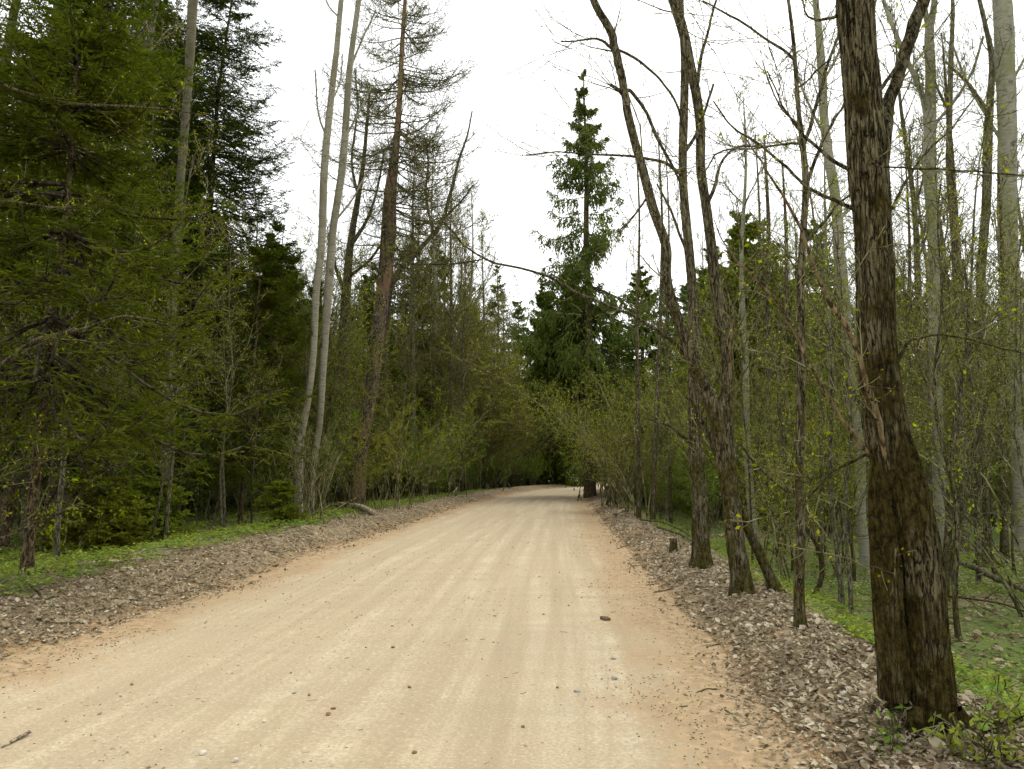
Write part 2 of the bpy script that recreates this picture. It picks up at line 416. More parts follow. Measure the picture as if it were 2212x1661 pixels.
def road_mat():
    m, N, L = mk('sandy_gravel')
    v = coords(N, L, 'World')
    att = N.new('ShaderNodeAttribute'); att.attribute_name = 'lat'; lat = att.outputs['Fac']
    alo = N.new('ShaderNodeAttribute'); alo.attribute_name = 'along'
    cx = N.new('ShaderNodeCombineXYZ'); L.new(lat, cx.inputs[0]); L.new(math_(N, L, 'MULTIPLY', alo.outputs['Fac'], .028), cx.inputs[1])
    ns = noise(N, L, cx.outputs[0], 3.4, 6, .65)          # long wheel streaks
    cx2 = N.new('ShaderNodeCombineXYZ'); L.new(math_(N, L, 'MULTIPLY', lat, .22), cx2.inputs[0]); L.new(alo.outputs['Fac'], cx2.inputs[1])
    nw = noise(N, L, cx2.outputs[0], 3.2, 4, .6, .4)         # washboard
    nf = noise(N, L, v, 160, 5, .75); nm = noise(N, L, v, 1.1, 5, .6); n7 = noise(N, L, v, 12, 6, .65)
    beige = ramp(N, L, ns, [(.36, rgb(.355, .285, .18)), (.48, rgb(.42, .345, .225)), (.56, rgb(.48, .405, .275)), (.66, rgb(.53, .455, .32))])
    beige = mixn(N, L, ramp(N, L, nw, [(.38, rgb(.35, .35, .35)), (.6, rgb(0, 0, 0))]), beige, rgb(.32, .26, .17))
    beige = mixn(N, L, ramp(N, L, nm, [(.42, rgb(0, 0, 0)), (.66, rgb(.55, .55, .55))]), beige, rgb(.41, .31, .21))
    beige = mixn(N, L, ramp(N, L, nf, [(.35, rgb(.5, .5, .5)), (.55, rgb(0, 0, 0))]), beige, rgb(.24, .185, .125))
    n30 = noise(N, L, v, 42, 4, .7); beige = mixn(N, L, ramp(N, L, n30, [(.36, rgb(.75, .75, .75)), (.52, rgb(0, 0, 0))]), beige, rgb(.30, .24, .155)); beige = mixn(N, L, ramp(N, L, n30, [(.56, rgb(0, 0, 0)), (.7, rgb(.7, .7, .7))]), beige, rgb(.58, .5, .36))
    vor = N.new('ShaderNodeTexVoronoi'); vor.inputs['Scale'].default_value = 38; L.new(v, vor.inputs['Vector'])
    sp = ramp(N, L, vor.outputs['Distance'], [(.10, rgb(1, 1, 1)), (.2, rgb(0, 0, 0))])
    sc_ = N.new('ShaderNodeSeparateColor'); L.new(vor.outputs['Color'], sc_.inputs[0])
    pm = math_(N, L, 'MULTIPLY', sp, ramp(N, L, sc_.outputs[1], [(.8, rgb(0, 0, 0)), (.84, rgb(.6, .6, .6))]))
    pc = ramp(N, L, sc_.outputs[0], [(0, rgb(.2, .12, .07)), (.5, rgb(.34, .25, .17)), (1, rgb(.62, .54, .42))])
    beige = mixn(N, L, pm, beige, pc)
    # orange clay shoulders
    orange = ramp(N, L, n7, [(.3, rgb(.21, .148, .082)), (.5, rgb(.355, .258, .15)), (.7, rgb(.46, .35, .215))])
    orange = mixn(N, L, ramp(N, L, nf, [(.38, rgb(.6, .6, .6)), (.5, rgb(0, 0, 0))]), orange, rgb(.17, .1, .05))
    side = math_(N, L, 'ADD', math_(N, L, 'ABSOLUTE', math_(N, L, 'SUBTRACT', lat, -.08)), math_(N, L, 'MULTIPLY', math_(N, L, 'SUBTRACT', n7, .5), 1.9))
    side = math_(N, L, 'ADD', side, math_(N, L, 'MULTIPLY', math_(N, L, 'SUBTRACT', nm, .5), 1.5))
    f = ramp(N, L, math_(N, L, 'MULTIPLY', side, .25), [(.54, rgb(0, 0, 0)), (.64, rgb(1, 1, 1))])
    col = mixn(N, L, f, beige, orange)
    h = math_(N, L, 'ADD', math_(N, L, 'MULTIPLY', nf, .35), math_(N, L, 'ADD', math_(N, L, 'MULTIPLY', n7, .5), math_(N, L, 'ADD', math_(N, L, 'MULTIPLY', nw, .8), math_(N, L, 'MULTIPLY', pm, .5))))
    return finish(m, N, L, col, .95, h, .6, .02)
M['ground'] = ground_mat(); M['road'] = road_mat()

# ------------------------------------------------------------------ ground, road
def sheet(name, lats, Ys, dz, mat, lift=0.0):
    Lg, Yg = np.meshgrid(lats, Ys)
    s = road_x(Yg + .5) - road_x(Yg - .5)
    k = np.exp(-np.abs(Lg) / 60)
    X = road_x(Yg) * 1 + Lg * np.sqrt(1 + s * s)
    Z = HT(X, Yg) + dz(Lg) + lift
    v = np.stack([X, Yg, Z], -1).reshape(-1, 3); nr, nc = Lg.shape
    i = np.arange(nr - 1)[:, None] * nc + np.arange(nc - 1)[None]
    f = np.stack([i, i + 1, i + nc + 1, i + nc], -1).reshape(-1, 4)
    al = np.concatenate([[0], np.cumsum(np.hypot(np.diff(Ys), np.diff(road_x(Ys))))])
    return tag(new_obj(name, v, [f], mat, attrs={'lat': Lg.ravel(), 'along': np.repeat(al, nc)}), kind='structure')
def prog(a, b, s0, g):
    r = [a]; s = s0
    while r[-1] < b: r.append(r[-1] + s); s *= g
    return np.array(r)
half = np.concatenate([np.arange(0, 2.4, .3), np.arange(2.4, 6.5, .06), prog(6.5, 420, .12, 1.055)])
lats = np.concatenate([-half[::-1][:-1], half])
Ys = np.concatenate([np.arange(-30, 2, 1.0), np.arange(2, 14, .06), prog(14, 420, .09, 1.011)])
ground = sheet('ground', lats, Ys, lambda L: -.05 * (1 - ss(2.75, 3.15, np.abs(L))), M["ground"])
ry = np.concatenate([np.arange(-20, 2, 1.0), np.arange(2, 20, .1), prog(20, 330, .15, 1.012)])
road = sheet('road', np.linspace(-2.35, 2.35, 60), ry, lambda L: 0 * L, M['road'])
def shoulder(sgn):
    ls = np.linspace(2.35, 3.35, 26) * sgn
    if sgn < 0: ls = ls[::-1]
    return sheet('road_shoulder', ls, ry, lambda L: .02 * (1 - ss(2.35, 3.2, np.abs(L))) * 0 + .0 - .03 * ss(2.95, 3.35, np.abs(L)) + .004 * (np.abs(L) > 2.4), M['road'])
sh1 = shoulder(-1); sh2 = shoulder(1)


# ------------------------------------------------------------------ tree builders
def bark_disp(seed, amp, k):
    ph = np.random.default_rng(seed).uniform(0, 6.28, 24)
    def f(P, a):
        N, n, _ = P.shape
        z = P[:, :, 2][..., None]; A = a[None, None]
        v = 0
        for i in range(3): v = v + .5 * np.sin((i + 1) * A + ph[i] + np.sin(z * (.9 + .5 * i) + ph[i + 3])) / (i + 1)
        for i in range(5):
            fr = 7 + 4 * i
            v = v + .28 * np.sin(fr * A + 2.2 * np.sin(z * (2.3 + i) + ph[6 + i]) + ph[12 + i]) * (.6 + .4 * np.sin(z * (5 + 3 * i) + ph[17 + i]))
        return amp * v
    return f

def fissure_disp(seed, amp, cyc, depth):
    base = bark_disp(seed, amp, 12); ph = np.random.default_rng(seed + 50).uniform(0, 6.28, 24)
    def f(P, a):
        z = P[:, :, 2][..., None]; A = a[None, None]
        v = base(P, a)
        wp = 0
        for i in range(5): wp = wp + np.sin((2 + 3 * i) * A + z * (3.1 + 2.7 * i) + ph[i]) / (1 + .5 * i)
        wq = 0
        for i in range(5): wq = wq + np.sin((3 + 2 * i) * A - z * (7 + 6.1 * i) + ph[6 + i]) / (1 + .4 * i)
        r1 = np.abs(np.sin(cyc * .5 * A + 1.7 * wp)); r2 = np.abs(np.sin(cyc * .31 * A - 1.3 * wq + z * 5))
        pl = np.abs(np.sin(z * 16 + 2.6 * wq + 3 * A))
        lump = 0
        for i in range(6): lump = lump + np.sin((1 + i) * A + z * (4 + 3.3 * i) + ph[12 + i]) * np.sin(z * (2.1 + 1.7 * i) + ph[18 + i]) / (1 + .5 * i)
        return v + .022 * lump + depth * (np.minimum(r1, .75) * 1.2 + .5 * np.minimum(r2, .7) - .35 * (pl < .16) - .8)
    return f

def px_line(pts, Y0, dy=0.0, extra=None):
    """measured outline points (x, y, width) -> world polyline at forward distance Y0 running back by dy"""
    n = len(pts); P = []; R = []
    for i, (x, y, w_) in enumerate(pts):
        t = i / max(n - 1, 1)
        Y = Y0 + dy * t
        p = at(x, y, Y); d = ray(x, y)
        P.append(p); R.append(max(w_ / 2 / FPX * (Y / d[1]), .003))
    return np.array(P), np.array(R)

def twig_set(P, R, levels, rng):
    """levels: list of dict for spawn; returns list of (P,R) per level"""
    out = []; Lp = None
    for lv in levels:
        lv = dict(lv); L = lv.pop('L'); rel = lv.pop('rel', False)
        P, R, Lp = spawn(P, R, L=(Lp * L if rel else L), rng=rng, **lv)
        out.append((P, R))
    return out

def hero_tree(name, label, cat, trunk, limbs=(), mat='brown', group=None, k=18, amp=.05, levels=(), leaf=None, seed=0,
              twig='twig', base_Y=None, sink=.25, twig_limbs=True, extend=None, limbmat=None, shoot=(), from_trunk=None, seg=.10, dyt=0.0, flare=.35, fis=None):
    """trunk: list of (x, y, width) measured from the base up; limbs: list of (points, dy)"""
    rng = np.random.default_rng(100 + seed)
    g = ground_at(trunk[0][0], trunk[0][1]) if base_Y is None else at(trunk[0][0], trunk[0][1], base_Y)
    Y0 = g[1]
    P, R = px_line(trunk, Y0, dyt)
    P[0, 2] = min(P[0, 2], float(HT(P[0, 0], P[0, 1])) + .02)
    if base_Y is not None: P[0, 2] = float(HT(P[0, 0], P[0, 1]))
    dn = P[0] - (P[1] - P[0]) / np.linalg.norm(P[1] - P[0]) * sink
    P = np.vstack([dn, P]); R = np.concatenate([[R[0] * 1.1], R])
    if extend:
        for (dx, dz, r_) in extend:
            P = np.vstack([P, P[-1] + np.array([dx, rng.normal(0, .1), dz])]); R = np.append(R, r_)
    root = thing(name, label, cat, (P[1, 0], P[1, 1], float(HT(P[1, 0], P[1, 1]))), group)
    loc = np.array(root.location)
    Lt = np.linalg.norm(np.diff(P, axis=0), axis=1).sum()
    Pt, Rt = resample(P, R, int(max(12, min(600, Lt / seg))))
    hgt = np.cumsum(np.concatenate([[0], np.linalg.norm(np.diff(Pt, axis=0), axis=1)])) - sink
    Rt = Rt * (1 + flare * np.exp(-np.maximum(hgt, 0) / .14) * 1)
    b = MB(); v, f = tube(Pt, Rt, k, bark_disp(seed, amp, k) if fis is None else fissure_disp(seed, amp, *fis)); b.add(v, f, 0)
    b.build('trunk', [M[mat]], root, loc)
    allP = [];  allR = []
    n20 = 24
    if twig_limbs or from_trunk:
        t0 = from_trunk if from_trunk is not None else .4
        i0 = int(len(Pt) * t0)
        q, r_ = resample(Pt[i0:], Rt[i0:], n20); allP.append(q); allR.append(r_)
    for li, lm in enumerate(limbs):
        pts, dy = lm[0], lm[1]; Ys = (Y0 + lm[2]) if len(lm) > 2 and lm[2] else Y0
        lp, lr = px_line(pts, Ys, dy)
        if len(lm) > 3 and lm[3]:
            for (dx, dz, r_) in lm[3]:
                lp = np.vstack([lp, lp[-1] + np.array([dx, rng.normal(0, .1), dz])]); lr = np.append(lr, r_)
        Ll = np.linalg.norm(np.diff(lp, axis=0), axis=1).sum()
        a, r2 = resample(lp, lr, int(max(8, min(220, Ll / (seg * .8)))))
        a[2:] += (rng.normal(0, .012 * (Ll / len(a) / .08) ** .5, a[2:].shape).cumsum(0) * .35) * (r2[2:, None] < .05)
        if len(a) > 30: a[1:-1] = (a[:-2] + a[1:-1] * 2 + a[2:]) / 4; a[1:-1] = (a[:-2] + a[1:-1] * 2 + a[2:]) / 4
        big = fis is not None and r2[0] > .05
        b = MB(); v, f = tube(a, r2, (110 if fis and seg < .03 else 50) if big else (12 if r2[0] > .03 else 7), fissure_disp(seed + li, amp, fis[0] * .6, fis[1]) if big else bark_disp(seed + li + 7, amp if r2[0] > .03 else .03, 12)); b.add(v, f, 0)
        lmname = 'limb' if lr[0] > .02 else 'branch'
        b.build(lmname, [M['shoot'] if li in shoot else M[limbmat or mat]], root, loc)
        q, r_ = resample(lp, lr, n20); allP.append(q); allR.append(r_)
    if levels and allP:
        sets = twig_set(np.array(allP), np.array(allR), levels, rng)
        b = MB()
        for i, (p, r_) in enumerate(sets):
            v, f = tube(p, r_, 5 if i == 0 else 3); b.add(v, f, 0)
        b.build('crown', [M[twig]], root, loc)
        if leaf:
            v, f = leaves(sets[-1][0], leaf[0], leaf[1], rng, hang=.6)
            b = MB(); b.add(v, f, 0); b.build('leaves', [M[leaf[2]]], root, loc, smooth=False)
    return root

def copy_thing(src, loc, rz, sc, label=None, group=None, name=None, tilt=(0, 0)):
    r = src.copy(); COL.objects.link(r); r.location = loc; r.rotation_euler = (tilt[0], tilt[1], rz)
    r.scale = (sc, sc, sc) if not hasattr(sc, '__len__') else sc
    if label: r['label'] = label
    if group: r['group'] = group
    for ch in src.children:
        c = ch.copy(); COL.objects.link(c); c.parent = r
    return r

def spruce(name, label, loc, H, z0, Rm, seed, nb=150, needle='spruce', barkm='dark', droop=.25, hang=0.0, rt=None, side=14, bl=6,
           wd=.016, blen=.16, prof=.8, gap=0.0, lean=None, group=None, top_up=.5, tier=.45, dead=30, keep=None, azbias=None, low=1.0, cat='spruce tree', bare=0.0):
    rng = np.random.default_rng(1000 + seed)
    root = thing(name, label, cat, loc, group)
    rt = rt or H * .012
    n = 40; z = np.linspace(-.3, H, n)
    P = np.stack([.04 * np.sin(z * .6 + seed) * z / H * 2, .04 * np.cos(z * .5 + seed) * z / H * 2, z], 1)
    if lean is not None: P[:, 0] += lean[0] * (z / H); P[:, 1] += lean[1] * (z / H)
    R = rt * (1 - np.clip(z / H, 0, 1)) ** .8 + .01; R *= 1 + .4 * np.exp(-np.maximum(z, 0) / .2)
    v, f = tube(P, R, 12, bark_disp(seed, .05, 12)); b = MB(); b.add(v, f); b.build('trunk', [M[barkm]], root)
    # dead lower branches
    def trunk_at(zz):
        i = np.interp(zz, z, np.arange(n)); k = np.clip(i.astype(int), 0, n - 2); fr = (i - k)[:, None]
        return P[k] * (1 - fr) + P[k + 1] * fr
    bb = MB()
    if dead:
        zd = rng.uniform(1.0, z0 + 1.5, dead); az = rng.uniform(0, 6.28, dead); st = trunk_at(zd)
        Ld = rng.uniform(.4, 1.6, dead)[:, None]; D = np.stack([np.cos(az), np.sin(az), rng.normal(-.1, .2, dead)], 1)
        tt = np.linspace(0, 1, 6)[None, :, None]
        Q = st[:, None] + D[:, None] * Ld[:, None] * tt + np.array([0, 0, -.25]) * tt ** 2 + rng.normal(0, .02, (dead, 6, 3)) * tt
        Rr = np.full((dead, 6), .011) * np.linspace(1, .3, 6); v, f = tube(Q, Rr, 4); bb.add(v, f)
        s2 = spawn(Q, Rr, 5, .2, 1, .9, .5, .6, n=4, wob=.2, up=-.05, rng=rng, tip=.0025); v, f = tube(s2[0], s2[1], 3); bb.add(v, f)
    # whorls
    u = np.sort(rng.random(nb)) ** 1.0; u = u * .985
    nw = max(8, int((H - z0) / tier)); u = (np.floor(u * nw) + rng.normal(0, .12, nb)) / nw; u = np.clip(u, 0, .985)
    az = rng.uniform(0, 6.28, nb)
    if azbias is not None: az = azbias(az, u, rng)
    if gap > 0:
        cell = (np.floor(u * nw / 2).astype(int) * 7 + np.floor(az / 1.05).astype(int)) % 97
        ok = np.random.default_rng(seed).random(97)[cell] > gap; u = u[ok]; az = az[ok]
    nb = len(u)
    zb = z0 + u * (H - z0); st = trunk_at(zb)
    Lb = Rm * np.clip(np.minimum((1 - u) ** prof, low + (1 - low) * (u / .25)), .04, 1) * rng.uniform(.55, 1.15, nb) + .12
    k = 9; tt = np.linspace(0, 1, k)
    el0 = top_up * u - .12 * (1 - u) + rng.normal(0, .06, nb)
    dr = droop * (1 - .75 * u)
    Lb = Lb - .10 * np.clip(u * 3 - 2, 0, 1)
    hor = tt[None] * Lb[:, None] * np.cos(el0)[:, None]
    ver = tt[None] * Lb[:, None] * np.sin(el0)[:, None] - (dr * Lb)[:, None] * (np.sin(tt * np.pi * .62) ** 1.3)[None] * 1.1 + (dr * Lb * .45)[:, None] * (tt ** 4)[None]
    bend = rng.normal(0, .1, nb)
    aa = az[:, None] + bend[:, None] * tt[None]
    Q = st[:, None] + np.stack([np.cos(aa) * hor, np.sin(aa) * hor, ver], -1)
    Rr = (.006 + .009 * Lb)[:, None] * np.linspace(1, .25, k)[None]
    v, f = tube(Q, Rr, 4); bb.add(v, f)
    # lateral twigs in the plane of the branch
    fx = lambda N, m, r: np.where(np.arange(m)[None] % 2 == 0, 0.0, np.pi) + r.normal(0, .35, (N, m))
    S, SR, SL = spawn(Q, Rr, side, .12, .98, .95, np.maximum(Lb * .42, .12 + .10 * (1 - u)), .5, n=5, wob=.08, up=0, rng=rng, tip=.003, lshape=.62, az=fx, down=.10 + hang * .9)
    v, f = tube(S, SR, 3); bb.add(v, f)
    if hang > 0:
        T_, TR, TL = spawn(S, SR, bl, .1, 1, 1.0, np.minimum(blen * 1.6, SL * .7 + .06), .5, n=3, wob=.12, up=-.75, rng=rng, tip=.002, lshape=.3)
        A = [T_[:, 0], T_[:, 1]]; B = [T_[:, 1], T_[:, 2]]
    else:
        T_, TR, TL = spawn(S, SR, bl, .08, 1, .85, blen, .5, n=2, wob=.05, up=-.05, rng=rng, tip=.002, lshape=.35, az=fx)
        A = [T_[:, 0]]; B = [T_[:, 1]]
    for q in range(4): A.append(S[:, q]); B.append(S[:, q + 1])
    kk = 3
    for q in range(kk, k - 1): A.append(Q[:, q]); B.append(Q[:, q + 1])
    A = np.concatenate(A); B = np.concatenate(B)
    if bare > 0:
        ok = rng.random(len(A)) > bare; A = A[ok]; B = B[ok]
    B = B + (B - A) * .12
    bb.build('branches', [M['twig_dark' if bare == 0 else 'twig']], root)
    v, f = blades(A, B, wd, rng); cb = MB(); cb.add(v, f); cb.build('foliage', [M[needle]], root, smooth=False)
    return root

def bare_tree(name, label, loc, H, seed, mat='grey', rt=None, z0=.45, nl=14, crown=2.6, lean=(0, 0), leaf=None, twig='twig', dens=1.0, group=None, cat='tree', up=.10, tipr=.007):
    rng = np.random.default_rng(2000 + seed)
    root = thing(name, label, cat, loc, group)
    rt = rt or H * .0085; n = 34; t = np.linspace(0, 1, n); z = -.3 + t * (H + .3)
    w1 = rng.normal(0, 1, 4)
    P = np.stack([lean[0] * t + .18 * np.sin(t * 5 + w1[0]) * t + .06 * np.sin(t * 15 + w1[1]), lean[1] * t + .18 * np.sin(t * 4.4 + w1[2]) * t, z], 1)
    R = rt * (1 - t) ** .75 + .008; R *= 1 + .4 * np.exp(-np.maximum(z, 0) / .2)
    v, f = tube(P, R, 10, bark_disp(seed, .05, 10)); b = MB(); b.add(v, f); b.build('trunk', [M[mat]], root)
    bb = MB()
    A, AR, AL = spawn(P[None], R[None], nl, z0, .97, .62, crown * 1.25, .5, n=9, wob=.09, up=up, rng=rng, tip=.006, lshape=.6)
    v, f = tube(A, AR, 5); bb.add(v, f)
    B, BR, BL = spawn(A, AR, int(7 * dens), .15, .98, .65, AL * .5, .55, n=6, wob=.12, up=up * .8, rng=rng, tip=tipr * 1.3)
    v, f = tube(B, BR, 4); bb.add(v, f)
    D, DR, DL = spawn(B, BR, int(7 * dens), .1, 1, .7, np.maximum(BL * .5, .25), .6, n=4, wob=.16, up=.05, rng=rng, tip=tipr)
    v, f = tube(D, DR, 3); bb.add(v, f)
    bb.build('branches', [M[twig]], root)
    if leaf:
        v, f = leaves(D, leaf[0], leaf[1], rng, hang=.5); cb = MB(); cb.add(v, f); cb.build('leaves', [M[leaf[2]]], root, smooth=False)
    return root

def shrub(name, label, loc, H, seed, stems=9, spread=.5, leaf=(3, .035, 'bud'), twig='twig', group=None, cat='shrub', bias=(0, 0), bmul=1.0, r0=.018, arch=.25, base=.25, tipr=.0035):
    rng = np.random.default_rng(3000 + seed)
    root = thing(name, label, cat, loc, group)
    az = rng.uniform(0, 6.28, stems); el = rng.uniform(.15, spread, stems); k = 14
    hs_ = H * rng.uniform(.55, 1.05, stems); tt = np.linspace(0, 1, k)[None]
    out_ = hs_[:, None] * (np.tan(el)[:, None] * tt * .7 + arch * tt ** 2.2)
    bx = np.cos(az)[:, None] * out_ + bias[0] * tt ** 1.5 * hs_[:, None]; by = np.sin(az)[:, None] * out_ + bias[1] * tt ** 1.5 * hs_[:, None]
    b0 = rng.normal(0, base, (stems, 2)) * .5
    wig = rng.normal(0, .03, (stems, k, 3)).cumsum(1)
    P = np.stack([bx + b0[:, :1], by + b0[:, 1:], hs_[:, None] * (tt - .12 * tt ** 3) - .08], -1) + wig * tt[..., None]
    R = (r0 * hs_ / H * rng.uniform(.7, 1.3, stems))[:, None] * (1.05 - tt) + .004
    v, f = tube(P, R, 6); b = MB(); b.add(v, f)
    b.build('stems', [M[twig]], root)
    bb = MB()
    B, BR, BL = spawn(P, R, int(9 * bmul), .2, .98, .75, H * .3, .5, n=7, wob=.12, up=.04, rng=rng, tip=tipr * 1.25)
    v, f = tube(B, BR, 4); bb.add(v, f)
    D, DR, DL = spawn(B, BR, int(8 * bmul), .1, 1, .8, np.maximum(BL * .45, .2), .6, n=4, wob=.18, up=.0, rng=rng, tip=tipr)
    v, f = tube(D, DR, 3); bb.add(v, f)
    bb.build('twigs', [M[twig]], root)
    if leaf:
        v, f = leaves(D, leaf[0], leaf[1], rng, hang=.7, spread=.015); cb = MB(); cb.add(v, f); cb.build('leaves', [M[leaf[2]]], root, smooth=False)
    return root

# ------------------------------------------------------------------ the measured trees, right of the road
TW2 = [dict(m=7, t0=.15, t1=.98, ang=.7, L=1.3, ratio=.3, n=7, wob=.12, up=.06, tip=.004, rmax=.012), dict(m=6, t0=.1, t1=1, ang=.8, L=.45, rel=True, ratio=.6, n=4, wob=.16, up=.04, tip=.003)]
TW2b = [dict(m=14, t0=.1, t1=.98, ang=.65, L=2.0, ratio=.3, n=8, wob=.12, up=.08, tip=.006, rmax=.018), dict(m=7, t0=.1, t1=1, ang=.8, L=.42, rel=True, ratio=.6, n=4, wob=.16, up=.06, tip=.005), dict(m=3, t0=.2, t1=1, ang=.7, L=.5, rel=True, ratio=.6, n=3, wob=.16, up=.04, tip=.004)]
EXT = [(.1, 2.5, .09), (-.2, 3.0, .05), (.1, 3.0, .015)]

maple = hero_tree('maple_tree', 'thick mossy brown maple with two trunks grown together at the base, nearest the camera', 'tree',
    [(2012, 1562, 90), (2002, 1450, 94), (1996, 1400, 92), (1990, 1323, 92), (1984, 1213, 88), (1970, 1140, 88), (1955, 1069, 90), (1935, 1010, 92), (1912, 930, 88), (1897, 777, 76), (1890, 650, 72), (1886, 550, 70), (1880, 440, 74), (1872, 365, 78), (1860, 220, 70), (1852, 100, 68), (1846, 0, 70)],
    [([(1930, 1510, 60), (1928, 1432, 64), (1918, 1323, 60), (1912, 1213, 58), (1905, 1140, 52), (1903, 1069, 50), (1905, 985, 40), (1900, 900, 30)], .0, None),
     ([(1885, 420, 34), (1903, 350, 34), (1909, 290, 34), (1914, 256, 30), (1922, 220, 26), (1952, 140, 25), (1982, 50, 26), (2006, -15, 25)], .25, None, [(.3, 1.2, .03), (.35, 1.5, .012)]),
     ([(1890, 330, 22), (1903, 260, 18), (1900, 200, 17), (1890, 100, 15), (1884, 0, 14)], .15, None, [(-.05, 1.5, .01)]),
     ([(1925, 1010, 8), (1912, 988, 10), (1897, 904, 12), (1860, 813, 13), (1824, 722, 11), (1787, 667, 10), (1751, 594, 8), (1714, 493, 7), (1656, 394, 5), (1601, 303, 3)], -.45, -.04),
     ([(1880, 985, 10), (1855, 950, 9), (1817, 897, 7), (1755, 795, 6), (1689, 667, 5), (1623, 594, 4), (1570, 545, 3)], -.3, -.05),
     ([(1848, 453, 10), (1805, 435, 8), (1751, 409, 7), (1696, 365, 6), (1641, 318, 5), (1594, 285, 4), (1550, 223, 3)], .3),
     ([(1845, 372, 9), (1800, 345, 8), (1769, 321, 7), (1735, 292, 6), (1700, 240, 4), (1660, 153, 3)], .3),
     ([(1822, 30, 9), (1793, 40, 7), (1765, 47, 6), (1740, 35, 4), (1725, -10, 3)], .2),
     ([(1862, 341, 5), (1880, 350, 4), (1915, 361, 4), (2025, 369, 4), (2120, 378, 4), (2250, 383, 3)], -.5),
     ([(1893, 500, 10), (1930, 440, 7), (1960, 380, 6), (2010, 320, 5), (2060, 270, 4), (2110, 200, 3)], .6),
     ([(1930, 800, 10), (1950, 760, 8), (1975, 730, 6), (2040, 717, 4), (2130, 735, 3), (2230, 760, 3)], .4),
     ([(1890, 210, 9), (1935, 150, 8), (1975, 90, 7), (1990, 40, 5)], .3),
     ([(1892, 972, 7), (1800, 1015, 5), (1760, 1060, 4), (1700, 1110, 3)], -.3)],
    mat='maple', k=176, amp=.07, seg=.022, seed=1, fis=(40, .055), limbmat='maple', shoot=(3, 4), levels=[dict(m=6, t0=.1, t1=.98, ang=.75, L=.7, ratio=.3, n=7, wob=.14, up=.05, tip=.0028, rmax=.007), dict(m=5, t0=.1, t1=1, ang=.8, L=.45, rel=True, ratio=.6, n=4, wob=.2, up=.03, tip=.002)],
    leaf=(1, .03, 'bud'), extend=EXT, from_trunk=.55, flare=.16)

def roots(root, n, r0, length, seed, mat, arc=(0, 6.28)):
    rng = np.random.default_rng(seed); c = np.array(root.location)
    for i in range(n):
        a = arc[0] + (arc[1] - arc[0]) * (i + rng.uniform(.2, .8)) / n; t = np.linspace(0, 1, 14)
        x = c[0] + np.cos(a + .3 * t) * (r0 * .45 + t * length); y = c[1] + np.sin(a + .3 * t) * (r0 * .45 + t * length)
        z = HT(x, y) + .10 * (1 - t) ** 3 - .06 * t; r_ = .045 * (1 - t) ** .7 * rng.uniform(.8, 1.2) + .012
        v, f = tube(np.stack([x, y, z], 1), r_, 14, bark_disp(seed + i, .14, 14)); b = MB(); b.add(v - c, f); b.build('root', [M[mat]], root)
roots(maple, 6, .26, .26, 3, 'maple')
hero_tree('slim_tree', 'slim grey tree on the litter bank just left of the thick maple, forking high up', 'tree',
    [(1730, 1358, 24), (1727, 1323, 22), (1726, 1250, 21), (1729, 1176, 20), (1727, 1069, 18), (1729, 923, 17), (1731, 777, 17), (1730, 594, 15), (1736, 493, 14), (1741, 402, 14), (1734, 310, 12), (1727, 256, 10), (1721, 183, 9), (1714, 91, 8), (1703, 0, 7)],
    [([(1738, 310, 9), (1755, 256, 8), (1775, 200, 8), (1789, 150, 7), (1808, 95, 6), (1825, 40, 5), (1830, -10, 4)], .3),
     ([(1742, 402, 9), (1757, 350, 8), (1775, 300, 7), (1800, 255, 6), (1828, 215, 4)], .3),
     ([(1733, 530, 9), (1760, 500, 7), (1790, 470, 6), (1815, 440, 5), (1840, 425, 4)], -.4),
     ([(1716, 130, 7), (1690, 105, 6), (1640, 77, 5), (1600, 52, 5), (1550, 28, 4), (1514, 10, 3)], .3),
     ([(1722, 190, 5), (1745, 175, 4), (1765, 150, 4), (1795, 125, 3)], -.3),
     ([(1728, 310, 6), (1690, 310, 5), (1630, 320, 4), (1560, 325, 4), (1545, 340, 4), (1530, 370, 3)], .4),
     ([(1725, 270, 5), (1690, 235, 4), (1668, 190, 3), (1655, 150, 3)], .4)],
    mat='brown', k=40, fis=(16, .05), seed=2, levels=TW2, leaf=(1, .025, 'bud'), extend=[(-.1, 1.5, .02), (.05, 1.6, .008)], from_trunk=.6)

